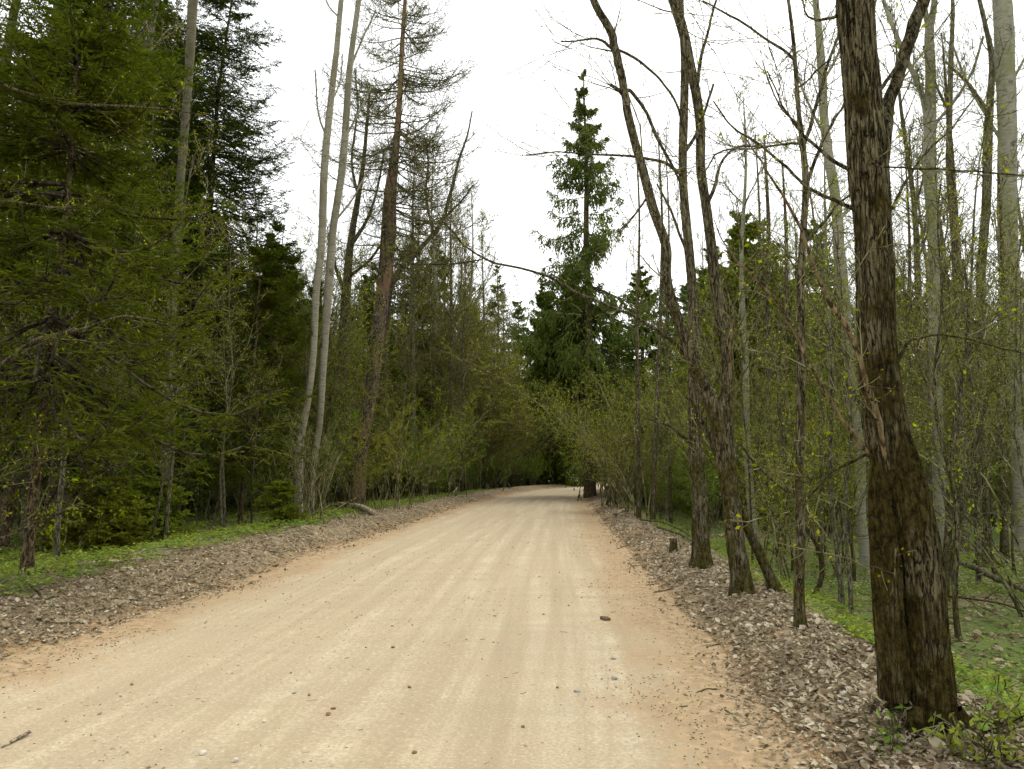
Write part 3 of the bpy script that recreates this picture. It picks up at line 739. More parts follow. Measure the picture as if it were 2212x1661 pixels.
ytree = hero_tree('forked_tree', 'mossy brown tree forking into two tall stems, left of the slim grey tree', 'tree',
    [(1604, 1281, 44), (1599, 1230, 41), (1590, 1176, 40), (1578, 1067, 37), (1570, 1000, 40), (1560, 930, 48), (1562, 890, 40), (1571, 840, 27), (1572, 780, 25), (1565, 730, 25), (1556, 667, 26), (1543, 594, 24), (1539, 548, 22), (1527, 456, 20), (1514, 365, 20), (1513, 274, 20), (1503, 197, 20), (1492, 146, 21), (1477, 73, 21), (1456, 0, 22)],
    [([(1560, 930, 34), (1543, 885, 32), (1525, 845, 29), (1499, 790, 25), (1477, 722, 22), (1451, 649, 22), (1440, 594, 20), (1440, 536, 20), (1410, 447, 20), (1388, 365, 19), (1366, 286, 18), (1346, 200, 17), (1335, 143, 17), (1317, 72, 17), (1281, 0, 15)], -.5, None, [(-.35, 1.2, .045), (-.2, 1.6, .02), (0, 1.3, .006)]),
     ([(1478, 765, 10), (1440, 727, 9), (1404, 705, 8), (1360, 680, 7), (1310, 660, 7), (1238, 630, 6), (1185, 597, 6), (1124, 579, 5), (1060, 565, 5), (1006, 533, 4), (974, 497, 4), (955, 480, 3)], -1.3),
     ([(1348, 205, 8), (1362, 195, 8), (1396, 240, 7), (1420, 295, 7), (1446, 343, 6), (1475, 400, 5)], .3),
     ([(1385, 340, 6), (1367, 336, 5), (1330, 333, 5), (1288, 332, 4), (1203, 327, 3), (1140, 333, 3)], -.4),
     ([(1322, 105, 7), (1300, 88, 6), (1285, 84, 5), (1250, 88, 4), (1210, 91, 3)], -.3),
     ([(1350, 210, 9), (1335, 193, 8), (1320, 181, 7)], -.1),
     ([(1336, 108, 6), (1381, 129, 6), (1431, 172, 5), (1458, 215, 5), (1480, 290, 4)], .3),
     ([(1506, 185, 9), (1513, 120, 7), (1530, 60, 6), (1548, 0, 5)], .2),
     ([(1562, 905, 9), (1567, 860, 10), (1574, 800, 10), (1577, 740, 9), (1583, 690, 8)], -.15),
     ([(1545, 900, 6), (1570, 850, 5), (1545, 790, 5), (1530, 740, 4)], -.2),
     ([(1600, 960, 6), (1640, 1010, 5), (1700, 1060, 4)], .3),
     ([(1395, 430, 5), (1360, 480, 4), (1340, 500, 3)], -.4),
     ([(1528, 440, 9), (1545, 400, 8), (1560, 350, 6), (1590, 320, 5), (1640, 318, 4)], .4)],
    mat='brown', k=84, amp=.05, seg=.035, seed=3, fis=(28, .05), levels=TW2, leaf=(1, .03, 'bud'), extend=[(-.25, 1.2, .05), (-.1, 1.8, .02), (.1, 1.5, .006)], from_trunk=.55, shoot=(8,))

hero_tree('straight_tree', 'straight grey-brown tree standing close behind the forked tree on its left', 'tree',
    [(1516, 1222, 40), (1513, 1150, 36), (1511, 1067, 33), (1505, 1000, 30), (1503, 959, 29), (1500, 813, 26), (1498, 667, 24), (1493, 594, 20), (1489, 548, 20), (1479, 438, 18), (1475, 365, 18), (1477, 256, 18), (1479, 183, 17), (1478, 110, 16), (1470, 0, 14)],
    [([(1479, 384, 8), (1466, 372, 8), (1440, 355, 7), (1404, 343, 6), (1370, 338, 5), (1330, 334, 4), (1288, 333, 3)], -.5),
     ([(1478, 330, 9), (1500, 290, 7), (1520, 240, 6), (1540, 180, 5)], .3),
     ([(1500, 960, 9), (1470, 940, 7), (1445, 920, 5), (1400, 905, 4)], -.4),
     ([(1490, 560, 7), (1465, 500, 6), (1445, 450, 5), (1420, 400, 4)], .4),
     ([(1500, 700, 6), (1530, 640, 5), (1560, 600, 4)], .4)],
    mat='brown', k=70, seed=4, seg=.05, fis=(26, .035), levels=TW2, leaf=(1, .03, 'bud'), extend=EXT, from_trunk=.4)

hero_tree('leaning_trunk', 'dark leaning stem running down to the right just behind the forked tree', 'tree',
    [(1676, 1276, 28), (1665, 1250, 22), (1641, 1195, 21), (1622, 1155, 20), (1600, 1105, 19), (1580, 1060, 17), (1560, 1010, 15), (1530, 940, 12), (1490, 860, 9)], mat='brown', k=16, seed=5,
    levels=TW2, leaf=(2, .035, 'bud'), from_trunk=.5)
hero_tree('curved_stem', 'short mossy stem bent like a bow beside the slim grey tree', 'tree',
    [(1744, 1288, 10), (1760, 1278, 11), (1771, 1262, 11), (1776, 1225, 11), (1769, 1184, 12), (1752, 1155, 10), (1738, 1136, 9), (1722, 1090, 7), (1712, 1040, 5)], mat='brown', k=10, seed=6, levels=TW2, leaf=(2, .035, 'bud'), flare=0)
hero_tree('orange_birch', 'birch with dark foot and reddish bark rising behind the thick maple on its left', 'birch tree',
    [(1872, 1232, 26), (1866, 1170, 22), (1860, 1115, 20), (1857, 959, 20), (1838, 850, 22), (1826, 700, 24), (1817, 594, 26), (1813, 548, 24), (1806, 438, 21), (1791, 347, 20), (1780, 256, 18), (1776, 164, 18), (1769, 73, 15), (1762, 0, 13)],
    [([(1810, 480, 6), (1860, 420, 5), (1900, 350, 4)], .6), ([(1785, 300, 6), (1750, 230, 5), (1720, 150, 4)], .6), ([(1777, 180, 6), (1810, 110, 5), (1830, 30, 4)], .6)],
    mat='aspen', k=14, seed=7, levels=TW2b, leaf=(1, .03, 'bud'), extend=EXT, from_trunk=.4)
hero_tree('forked_birch', 'pale lichened birch forking near the top edge, right of the thick maple', 'birch tree',
    [(2035, 1180, 26), (2030, 1105, 24), (2027, 996, 24), (2021, 850, 24), (2018, 667, 24), (2018, 548, 24), (2012, 438, 24), (2007, 365, 27), (2010, 256, 22), (2010, 146, 20), (2007, 70, 18), (2018, 0, 12)],
    [([(2010, 300, 14), (1990, 200, 11), (1950, 110, 10), (1930, 60, 9), (1908, 0, 8)], .5, None, [(-.6, 2, .02)]),
     ([(2008, 85, 12), (2000, 30, 10), (1990, -20, 9)], .2, None, [(-.3, 2, .02)]),
     ([(2010, 280, 7), (2060, 220, 6), (2100, 150, 5), (2120, 80, 4)], .5)],
    mat='aspen', k=14, seed=8, levels=TW2b, leaf=(1, .03, 'bud'), extend=EXT, from_trunk=.35)
hero_tree('big_birch', 'thick yellow-grey birch at the right edge of the picture', 'birch tree',
    [(2215, 1190, 36), (2205, 1000, 34), (2196, 813, 34), (2189, 667, 34), (2180, 584, 36), (2176, 438, 37), (2176, 292, 36), (2171, 146, 37), (2165, 0, 36)],
    [([(2180, 330, 7), (2130, 250, 6), (2090, 180, 5), (2060, 100, 4)], .5), ([(2170, 200, 7), (2200, 150, 6), (2240, 80, 5)], .5)],
    mat='aspen', k=18, seed=9, levels=TW2b, leaf=(1, .03, 'bud'), extend=[(0, 3, .12), (0, 4, .05), (0, 3, .01)], from_trunk=.35)
hero_tree('grey_tree', 'smooth grey tree just left of the thick birch at the right edge', 'tree',
    [(2128, 1215, 32), (2124, 1150, 24), (2119, 900, 20), (2118, 700, 18), (2120, 584, 18), (2131, 438, 18), (2134, 292, 18), (2140, 200, 14), (2143, 128, 12), (2130, 60, 9), (2116, 0, 8)],
    [([(2134, 240, 7), (2090, 180, 6), (2040, 130, 5)], .5)], mat='grey', k=14, seed=10, levels=TW2b, leaf=(1, .03, 'bud'), extend=[(-.2, 2, .03), (.1, 2, .01)], from_trunk=.35)
hero_tree('thin_grey_tree', 'thin grey tree between the forked birch and the smooth grey tree', 'tree',
    [(2085, 1190, 16), (2080, 1000, 15), (2070, 700, 14), (2061, 511, 14), (2052, 400, 13), (2050, 329, 13), (2054, 146, 10), (2058, 0, 8)],
    [([(2052, 250, 6), (2020, 180, 5), (1995, 100, 4)], .5)], mat='grey', k=10, seed=11, levels=TW2b, leaf=(1, .03, 'bud'), extend=[(0, 2, .03), (.1, 2, .01)], from_trunk=.35)
hero_tree('small_forked_tree', 'small dark forked tree close behind the thick maple on its right', 'tree',
    [(2040, 1300, 18), (2045, 1200, 16), (2054, 1050, 14), (2060, 960, 12), (2066, 890, 10), (2085, 760, 8), (2092, 667, 7), (2080, 560, 5)],
    [([(2050, 1230, 12), (2070, 1150, 10), (2090, 1050, 9), (2110, 960, 7), (2130, 850, 5)], .4), ([(2085, 780, 6), (2130, 700, 5), (2200, 640, 4)], .4)],
    mat='brown', k=10, seed=12, levels=TW2b, leaf=(2, .035, 'bud'))
hero_tree('mossy_tree', 'dark tree with mossy spreading roots deep in the wood right of the maple', 'tree',
    [(2132, 1232, 36), (2127, 1200, 30), (2125, 1150, 28), (2120, 1050, 26), (2112, 900, 24)], mat='brown', k=12, seed=13, base_Y=17, extend=[(-.1, 3, .12), (.1, 4, .06), (0, 3, .01)], levels=TW2b, leaf=(1, .03, 'bud'), flare=.9)
for i, (x, y, w_, x2, nm) in enumerate([(1689, 1196, 18, 1694, 'leftmost of the dark boles seen between forked and slim trees'), (1660, 1150, 20, 1655, 'dark bole seen just right of the forked tree foot'),
        (1634, 1140, 12, 1636, 'narrow dark bole hard against the forked tree'), (2170, 1205, 18, 2160, 'dark bole near the right edge in front of the pale log'),
        (1950, 1190, 14, 1960, 'narrow dark bole just right of the thick maple'), (1790, 1150, 13, 1800, 'narrow dark bole halfway between slim tree and maple'),
        (1380, 1120, 10, 1376, 'slender mossy tree at the far bank near the bend'), (1410, 1128, 12, 1425, 'slender mossy forked tree on the bank left of the straight tree'),
        (1450, 1140, 8, 1440, 'thin tree just left of the straight grey-brown tree')]):
    hero_tree('dark_tree', nm, 'tree', [(x, y, w_), (x + (x2 - x) * .3, y - 150, w_ * .85), (x2, y - 400, w_ * .7), (x2 + 5, y - 650, w_ * .45), (x2 - 4, y - 850, w_ * .2)],
              mat='brown', k=10, seed=20 + i, levels=TW2b, leaf=(2, .035, 'bud'), from_trunk=.3)

# ------------------------------------------------------------------ measured trees, left of the road
hero_tree('white_birch', 'slender white birch, left one of the pair rising from a clump of shoots', 'birch tree',
    [(645, 1122, 24), (645, 1060, 20), (648, 952, 18), (664, 870, 14), (676, 773, 14), (683, 630, 15), (694, 536, 16), (701, 358, 16), (715, 215, 14), (728, 100, 12), (737, 0, 11)],
    [([(706, 300, 5), (690, 250, 4), (680, 150, 3)], -.5), ([(712, 230, 4), (735, 180, 3), (742, 120, 3)], .5), ([(735, 40, 4), (710, 10, 3), (700, -30, 3)], .5)],
    mat='birch', k=14, seed=30, levels=TW2, extend=[(.25, 3, .08), (.2, 3, .03), (.1, 2, .008)], from_trunk=.35, leaf=(1, .03, 'bud'))
hero_tree('white_birch', 'slender white birch, right one of the pair, with darker bark in its middle', 'birch tree',
    [(668, 1118, 20), (675, 1020, 15), (690, 916, 14), (697, 809, 15), (704, 701, 17), (712, 594, 18), (719, 501, 16), (740, 358, 16), (756, 143, 13), (775, 0, 11)],
    [([(745, 300, 5), (770, 250, 4), (800, 190, 3)], .5), ([(756, 150, 5), (780, 90, 4), (812, 20, 3)], .5), ([(722, 480, 5), (760, 430, 4), (790, 370, 3)], .5)],
    mat='birch', k=14, seed=31, levels=TW2, extend=[(.25, 3, .08), (.2, 3, .03), (.1, 2, .008)], from_trunk=.35, leaf=(1, .03, 'bud'))

def needle_bare(name, label, trunk, seed, mat, crown, nb=110, Y=None, t0=.28, prof=.75, twigm='twig_dark', ext=((.1, 4, .06), (.05, 3.5, .01)), droop=.35, leaf=None):
    rng = np.random.default_rng(4000 + seed)
    g = ground_at(trunk[0][0], trunk[0][1]) if Y is None else at(trunk[0][0], trunk[0][1], Y)
    P, R = px_line(trunk, g[1]); P[0, 2] = float(HT(P[0, 0], P[0, 1]))
    for (dx, dz, r_) in ext: P = np.vstack([P, P[-1] + np.array([dx, 0, dz])]); R = np.append(R, r_)
    P = np.vstack([P[0] - np.array([0, 0, .4]), P]); R = np.concatenate([[R[0] * 1.2], R])
    root = thing(name, label, 'tree', (P[1, 0], P[1, 1], P[1, 2])); loc = np.array(root.location)
    Pt, Rt = resample(P, R, 140); b = MB(); v, f = tube(Pt, Rt, 20, bark_disp(seed, .05, 20)); b.add(v, f); b.build('trunk', [M[mat]], root, loc)
    t = np.sort(t0 + (.99 - t0) * rng.random(nb)); i = (t * 139).astype(int); st = Pt[i]
    az = rng.uniform(0, 6.28, nb); u = (t - t0) / (1 - t0)
    L = crown * np.minimum((1 - u) ** prof, .55 + u * 2.0) * rng.uniform(.55, 1.1, nb); k = 10; tt = np.linspace(0, 1, k)
    ver = tt[None] * (L * (.12 + .1 * u))[:, None] - (droop * L)[:, None] * np.sin(tt * 2.0)[None] ** 1.2 * .6 + (.25 * L)[:, None] * (tt ** 3)[None]
    Q = st[:, None] + np.stack([np.cos(az)[:, None] * tt * L[:, None], np.sin(az)[:, None] * tt * L[:, None], ver], -1)
    Q += rng.normal(0, .03, Q.shape).cumsum(1) * tt[None, :, None]
    QR = (.012 + .007 * L)[:, None] * np.linspace(1, .25, k); bb = MB(); v, f = tube(Q, QR, 5); bb.add(v, f)
    S, SR, SL = spawn(Q, QR, 20, .15, 1, .8, np.maximum(L * .34, .35), .5, n=5, wob=.2, up=.0, rng=rng, tip=.012, az=lambda N, m, r: np.where(np.arange(m)[None] % 2 == 0, 0.0, np.pi) + r.normal(0, .7, (N, m)))
    v, f = tube(S, SR, 3); bb.add(v, f)
    T_, TR, TL = spawn(S, SR, 4, .1, 1, .9, np.maximum(SL * .5, .2), .6, n=3, wob=.25, up=.0, rng=rng, tip=.008)
    v, f = tube(T_, TR, 3); bb.add(v, f); bb.build('branches', [M[twigm]], root, loc)
    if leaf:
        v, f = leaves(T_, leaf[0], leaf[1], rng); cb = MB(); cb.add(v, f); cb.build('leaves', [M[leaf[2]]], root, loc, smooth=False)
    return root
needle_bare('dead_spruce', 'tall leafless conifer with orange flaking bark leaning slightly right beside the birch pair',
    [(768, 1092, 44), (777, 987, 31), (791, 898, 29), (806, 809, 28), (816, 719, 29), (827, 630, 31), (834, 572, 32), (839, 501, 33), (842, 429, 28), (850, 358, 20), (858, 286, 14), (863, 215, 12), (868, 107, 10), (875, 0, 8)], 1, 'flaky', 5.3, nb=210, t0=.36, twigm='twig', leaf=(1, .05, 'bud_olive'))
hero_tree('branching_tree', 'dark rough tree with crooked upright limbs between the birch pair and the dead conifer', 'tree',
    [(735, 1080, 26), (740, 800, 24), (748, 630, 20), (756, 536, 16), (764, 480, 14), (773, 429, 12), (785, 350, 9), (791, 286, 7), (798, 200, 5)],
    [([(758, 530, 10), (790, 480, 7), (812, 420, 5), (830, 330, 4)], 1), ([(748, 640, 9), (720, 560, 6), (712, 500, 4)], 1), ([(775, 430, 7), (760, 350, 5), (770, 250, 4), (765, 150, 3)], 1),
     ([(750, 600, 8), (800, 560, 6), (840, 500, 4)], -1)], base_Y=36, mat='brown', k=12, seed=33, levels=TW2b, leaf=(1, .04, 'bud_olive'), from_trunk=.3, twig='twig_dark')
hero_tree('limbed_tree', 'brown leafless tree whose long limb climbs to the right behind the dead conifer', 'tree',
    [(828, 1080, 20), (830, 800, 18), (838, 640, 17), (859, 590, 13), (905, 540, 10), (952, 483, 9), (975, 410, 7), (990, 350, 6), (1010, 290, 4), (1020, 240, 3)],
    [([(935, 500, 6), (920, 420, 5), (925, 350, 4), (915, 290, 3)], 1), ([(960, 470, 5), (1000, 430, 4), (1020, 400, 3)], -1), ([(880, 570, 6), (960, 570, 4), (1040, 560, 3)], -1)],
    base_Y=40, mat='brown', k=10, seed=34, levels=TW2b, leaf=(1, .04, 'bud_olive'), from_trunk=.4, twig='twig_dark')

# leaning dark trunks of the left wood
for i, (pts, lab, mt) in enumerate([
    ([(2, 1195, 26), (18, 1077, 24), (54, 987, 22), (82, 862, 16), (100, 700, 12), (110, 500, 8)], 'dark trunk leaning right at the left edge of the picture', 'dark'),
    ([(212, 1100, 15), (225, 1040, 13), (247, 969, 12), (260, 900, 11), (275, 855, 9), (285, 760, 6)], 'thin dark trunk leaning strongly right behind the small green spruce', 'dark'),
    ([(367, 1100, 15), (369, 1000, 12), (370, 930, 11), (374, 800, 9)], 'thin trunk hard beside the thick straight dark trunk', 'dark'),
    ]):
    hero_tree('spruce_tree', lab, 'spruce tree', pts, mat=mt, k=14, seed=40 + i, amp=.04, twig='twig_dark', from_trunk=.08,
              levels=[dict(m=22, t0=0, t1=.95, ang=1.5, L=1.0, ratio=.2, n=6, wob=.1, up=-.03, tip=.003, rmax=.008), dict(m=5, t0=.2, t1=1, ang=.8, L=.4, rel=True, ratio=.6, n=3, wob=.2, up=0, tip=.0025)])

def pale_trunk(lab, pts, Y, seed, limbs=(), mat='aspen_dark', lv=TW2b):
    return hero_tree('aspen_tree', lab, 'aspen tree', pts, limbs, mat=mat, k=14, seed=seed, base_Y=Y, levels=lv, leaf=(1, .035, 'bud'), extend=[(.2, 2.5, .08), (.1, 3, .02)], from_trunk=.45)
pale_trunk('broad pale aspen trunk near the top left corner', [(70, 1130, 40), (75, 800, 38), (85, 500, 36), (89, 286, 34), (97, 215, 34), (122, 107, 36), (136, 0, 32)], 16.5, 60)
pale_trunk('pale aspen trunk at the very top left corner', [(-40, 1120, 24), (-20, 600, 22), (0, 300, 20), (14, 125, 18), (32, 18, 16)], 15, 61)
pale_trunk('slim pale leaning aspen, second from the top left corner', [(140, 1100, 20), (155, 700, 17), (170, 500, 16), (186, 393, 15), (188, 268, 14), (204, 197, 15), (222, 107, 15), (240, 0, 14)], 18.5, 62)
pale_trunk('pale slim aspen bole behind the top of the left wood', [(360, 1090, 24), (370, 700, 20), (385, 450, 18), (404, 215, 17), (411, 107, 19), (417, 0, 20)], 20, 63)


print('trees so far', len(bpy.data.objects))
# ------------------------------------------------------------------ spruces
def gl(X, Y): return (X, Y, float(HT(X, Y)) - .05)
def loc_px(px, Y): 
    X = (px - PXW / 2) / FPX * Y; return gl(X, Y)
def top_h(py, Y):
    """height whose top shows at py for forward distance Y"""
    return float(at(PXW / 2, py, Y)[2])

# far spruce on the bend
Y2 = 45.0; p = loc_px(1273, Y2)
H2 = top_h(128, Y2) - p[2]
def az2(az, u, rng):
    return az
spruce('tall_spruce', 'tall slender spruce with drooping boughs rising alone beside the bend of the road', p, H2, 5.2, 8.6, 1, nb=160, needle='spruce_pale', hang=.7, tier=1.2,
       droop=.5, side=14, bl=8, wd=.042, blen=.5, prof=1.15, gap=.2, rt=.36, top_up=.7, dead=26, low=.8)
p = loc_px(1266, 48.5); spruce('overhanging_spruce', 'dark spruce hard behind the tall spruce, heavy boughs drooping over the road', p, top_h(600, 48.5) - p[2], 8.2, 5.0, 81, nb=110, needle='spruce', hang=.8, tier=.9, droop=.5, side=14, bl=8, wd=.045, blen=.6, prof=.55, gap=.1, rt=.2,
       low=.7, azbias=lambda az, u, r: np.where(r.random(len(az)) < .6, r.normal(3.3, .6, len(az)), az))
p = loc_px(1178, 80); spruce('drooping_spruce', 'dark drooping spruce left of the tall spruce, just beyond the bend', p, top_h(590, 80) - p[2], 2.5, 5.6, 2, nb=240, needle='spruce', hang=.6, droop=.4, side=14, bl=7, wd=.08, blen=.6, prof=.8, gap=.08, rt=.25)
p = loc_px(1075, 78); spruce('pale_spruce', 'pale grey-green spruce with a pointed top between the leafless wood and the drooping spruce', p, top_h(560, 78) - p[2], 3, 4.2, 3, nb=150, needle='spruce_grey', hang=.1, droop=.2, side=12, bl=5, wd=.05, blen=.4, prof=.75, bare=.25, rt=.25, barkm='brown')
p = loc_px(940, 62); spruce('olive_spruce', 'thin olive-brown conifer with a pointed top behind the dead conifer', p, top_h(515, 62) - p[2], 3, 4.0, 4, nb=150, needle='spruce_olive', hang=.1, droop=.15, side=14, bl=7, wd=.05, blen=.34, prof=.6, bare=.3, rt=.22, barkm='brown')
p = loc_px(1010, 70); spruce('olive_spruce', 'thin olive-brown conifer just left of the pale grey-green spruce', p, top_h(600, 70) - p[2], 3, 3.6, 5, nb=140, needle='spruce_olive', hang=.1, droop=.15, side=14, bl=7, wd=.055, blen=.34, prof=.6, bare=.3, rt=.22, barkm='brown')
p = loc_px(1392, 52); spruce('green_spruce', 'bushy green spruce just right of the tall spruce, showing left of the forked tree', p, top_h(570, 52) - p[2], 1.5, 3.1, 6, nb=170, needle='spruce', hang=.2, droop=.2, side=12, bl=6, wd=.055, blen=.34, prof=.55, rt=.22)
p = loc_px(1625, 36); spruce('broad_spruce', 'broad yellow-green spruce with a rounded top behind and between the forked and slim trees', p, top_h(455, 36) - p[2], 1.5, 4.1, 7, nb=270, needle='spruce_olive', hang=.1, droop=.15, side=13, bl=6, wd=.06, blen=.32, prof=.5, rt=.22)
p = loc_px(1780, 46); spruce('green_spruce', 'green spruce seen between the slim grey tree and the thick maple', p, top_h(470, 46) - p[2], 1.5, 3.6, 8, nb=180, needle='spruce_grey', hang=.1, droop=.2, side=12, bl=6, wd=.05, blen=.3, prof=.55, rt=.22)
p = loc_px(1500, 58); spruce('green_spruce', 'green spruce seen through the fork of the forked tree', p, top_h(600, 58) - p[2], 1.5, 3.6, 9, nb=150, needle='spruce_grey', hang=.1, droop=.2, side=12, bl=6, wd=.055, blen=.34, prof=.55, rt=.22)

for (px_, Y_, tp_, R_, sd_, nd_, lab_) in [(1700, 42, 560, 4.0, 71, 'spruce_olive', 'broad yellow-green spruce behind the slim grey tree'), (1552, 44, 530, 3.4, 72, 'spruce_olive', 'yellow-green spruce behind the forked tree, farther than the broad one'), (1950, 40, 590, 3.8, 73, 'spruce', 'green spruce seen just right of the thick maple'), (2060, 46, 570, 3.8, 74, 'spruce_grey', 'greyish green spruce behind the forked birch'), (1450, 60, 600, 3.2, 75, 'spruce', 'green spruce left of the straight tree, near the bend'), (1330, 66, 640, 3.0, 76, 'spruce', 'small green spruce just behind the tall spruce on its right'), (885, 52, 500, 4.0, 77, 'spruce_olive', 'olive spruce rising just right of the dead conifer'), (800, 56, 560, 3.6, 78, 'spruce', 'green spruce behind the dead conifer trunk'), (1120, 88, 640, 3.8, 79, 'spruce_grey', 'far grey-green spruce right of the pale pointed one')]:
    p = loc_px(px_, Y_); spruce('green_spruce', lab_, p, top_h(tp_, Y_) - p[2], 1.2, R_, sd_, nb=170, needle=nd_, hang=.15, droop=.22, side=13, bl=6, wd=.045, blen=.32, prof=.55, rt=.2, gap=.08)
# near spruces of the left wood
near = [
  # base px, base py, top py, z0, R, seed, nb, needle, trunk r, lean, label
  (57, 1240, 60, 2.8, 2.8, 11, 160, 'spruce_bright', .06, .1, 'slender reddish-stemmed spruce nearest the road at far left, beside the fallen pole'),
  (104, 1182, -260, 3.0, 3.2, 12, 200, 'spruce_bright', .09, .45, 'near spruce with very dark leaning stem, second from the left edge'),
  (184, 1122, -220, 3.0, 3.2, 13, 190, 'spruce_bright', .09, .2, 'spruce rising straight behind the young feathery spruces'),
  (332, 1104, -600, 3.2, 3.9, 14, 260, 'spruce', .17, 0, 'spruce with the thick straight dark trunk in the middle of the left wood'),
  (387, 1112, -480, 3.3, 3.6, 15, 270, 'spruce', .12, .9, 'tall black-stemmed spruce whose ragged crown ends the left wood against the sky'),
  (-60, 1180, 100, 2.5, 3.0, 16, 140, 'spruce_bright', .1, .3, 'spruce just beyond the left edge reaching its boughs into view'),
  (519, 1132, 520, 2.2, 2.0, 17, 90, 'spruce_bright', .055, .25, 'slender young spruce standing alone in green herbs left of the white birches'),
  (590, 1108, 470, 1.2, 2.2, 18, 130, 'spruce_bright', .07, 0, 'low green spruce directly left of the white birch pair'),
  (250, 1112, -300, 3.0, 3.7, 19, 230, 'spruce', .1, .5, 'spruce between the feathery young spruces and the thick straight trunk'),
]
NEAR = []
for (bx_, by_, tp, z0, R_, sd_, nb, nd, tr_, ln_, lab) in near:
    g = ground_at(bx_, by_); p = (g[0], g[1], float(HT(g[0], g[1])) - .05); Y = g[1]; H = min(top_h(tp, Y) - p[2], 21)
    NEAR.append(spruce('spruce_tree', lab, p, H, z0, R_, sd_, nb=int(nb * (H / 12) ** .5), needle=nd, droop=.42, side=17, bl=12, wd=.0105 if Y < 15 else .014, blen=.14, prof=.5, rt=tr_, gap=.12, dead=44, lean=(ln_, 0), tier=.6))

# background prototypes of the wood: spruces, leafless trees, thickets
def hidden(Y): return gl(-30, Y)
PS = [spruce('spruce_tree', 'dark spruce deep in the wood left of the road', gl(-16, 26), 15, 2.2, 3.0, 51, nb=150, needle='spruce', droop=.25, side=14, bl=7, wd=.042, blen=.3, prof=.6, rt=.17, group='spruces deep in the left wood'),
      spruce('spruce_tree', 'dark spruce deep in the wood left of the road', gl(-21, 30), 18, 3.2, 3.2, 52, nb=160, needle='spruce', droop=.3, hang=.2, side=14, bl=7, wd=.042, blen=.32, prof=.65, rt=.2, group='spruces deep in the left wood')]
PT = [bare_tree('bare_tree', 'leafless grey tree deep in the wood right of the road', gl(14, 24), 19, 1, 'grey', z0=.4, nl=16, leaf=(1, .05, 'bud'), group='leafless trees deep in the right wood', dens=1.2),
      bare_tree('bare_tree', 'leafless grey tree deep in the wood right of the road', gl(18, 30), 17, 2, 'aspen', z0=.35, nl=18, leaf=(1, .05, 'bud_olive'), group='leafless trees deep in the right wood', dens=1.2),
      bare_tree('bare_tree', 'leafless grey tree deep in the wood right of the road', gl(24, 33), 15, 3, 'brown', rt=.09, z0=.25, nl=20, crown=2.2, leaf=(2, .05, 'bud'), group='leafless trees deep in the right wood', dens=1.2)]
PH = [shrub('thicket_shrub', 'tall twiggy shrub in the undergrowth right of the road', gl(8, 19), 5.5, 1, stems=7, spread=.34, arch=.1, leaf=(4, .05, 'bud'), tipr=.0045, group='budding shrubs of the right wood'),
      shrub('thicket_shrub', 'tall twiggy shrub in the undergrowth right of the road', gl(10, 23), 6.5, 2, stems=8, leaf=(4, .055, 'bud_olive'), tipr=.0045, group='budding shrubs of the right wood', arch=.25),
      shrub('thicket_shrub', 'tall twiggy shrub in the undergrowth right of the road', gl(7, 26), 4.2, 3, stems=8, arch=.12, leaf=(6, .05, 'under'), tipr=.0045, group='budding shrubs of the right wood'),
      shrub('thicket_shrub', 'tall twiggy shrub in the undergrowth right of the road', gl(12, 27), 8.0, 4, stems=9, spread=.32, leaf=(4, .06, 'bud_olive'), tipr=.0045, group='budding shrubs of the right wood', arch=.15, bmul=1.25)]
PU = [shrub('leafy_shrub', 'green leafy shrub of the wood', gl(-13, 22), 4, 15, stems=10, spread=.6, leaf=(6, .06, 'under'), tipr=.004, group='shrubs with green leaves in the left wood', arch=.3),
      shrub('leafy_shrub', 'green leafy shrub of the wood', gl(-15, 27), 5.5, 16, stems=8, spread=.5, leaf=(6, .07, 'under'), tipr=.004, group='shrubs with green leaves in the left wood', arch=.25)]
PB = [shrub('thicket_tree', 'tall many-stemmed budding tree in the dense thicket left of the road', gl(-8, 30), 12, 5, stems=9, spread=.3, leaf=(6, .075, 'bud_olive'), tipr=.007, group='many-stemmed trees of the left roadside', arch=.12, bmul=1.5, r0=.045, base=.5),
      shrub('thicket_tree', 'tall many-stemmed budding tree in the dense thicket left of the road', gl(-9, 38), 10, 6, stems=11, spread=.38, leaf=(7, .07, 'bud_olive'), tipr=.007, group='many-stemmed trees of the left roadside', arch=.2, bmul=1.5, r0=.035, base=.5),
      shrub('thicket_tree', 'tall many-stemmed budding tree in the dense thicket left of the road', gl(-9, 46), 14, 7, stems=7, spread=.22, leaf=(6, .08, 'bud_olive'), tipr=.008, group='many-stemmed trees of the left roadside', arch=.1, bmul=1.6, r0=.06, base=.5)]
PL = [bare_tree('sapling', 'thin upright sapling in the wood right of the road', gl(7, 15), 6.5, 11, 'brown', rt=.03, z0=.3, nl=12, crown=2.0, tipr=.0035, leaf=(2, .035, 'bud'), group='thin saplings of the right wood', up=.0),
      bare_tree('sapling', 'thin upright sapling in the wood right of the road', gl(9, 17), 8.5, 12, 'grey', rt=.04, z0=.35, nl=13, crown=2.3, tipr=.0035, leaf=(2, .04, 'bud'), group='thin saplings of the right wood', up=.02)]

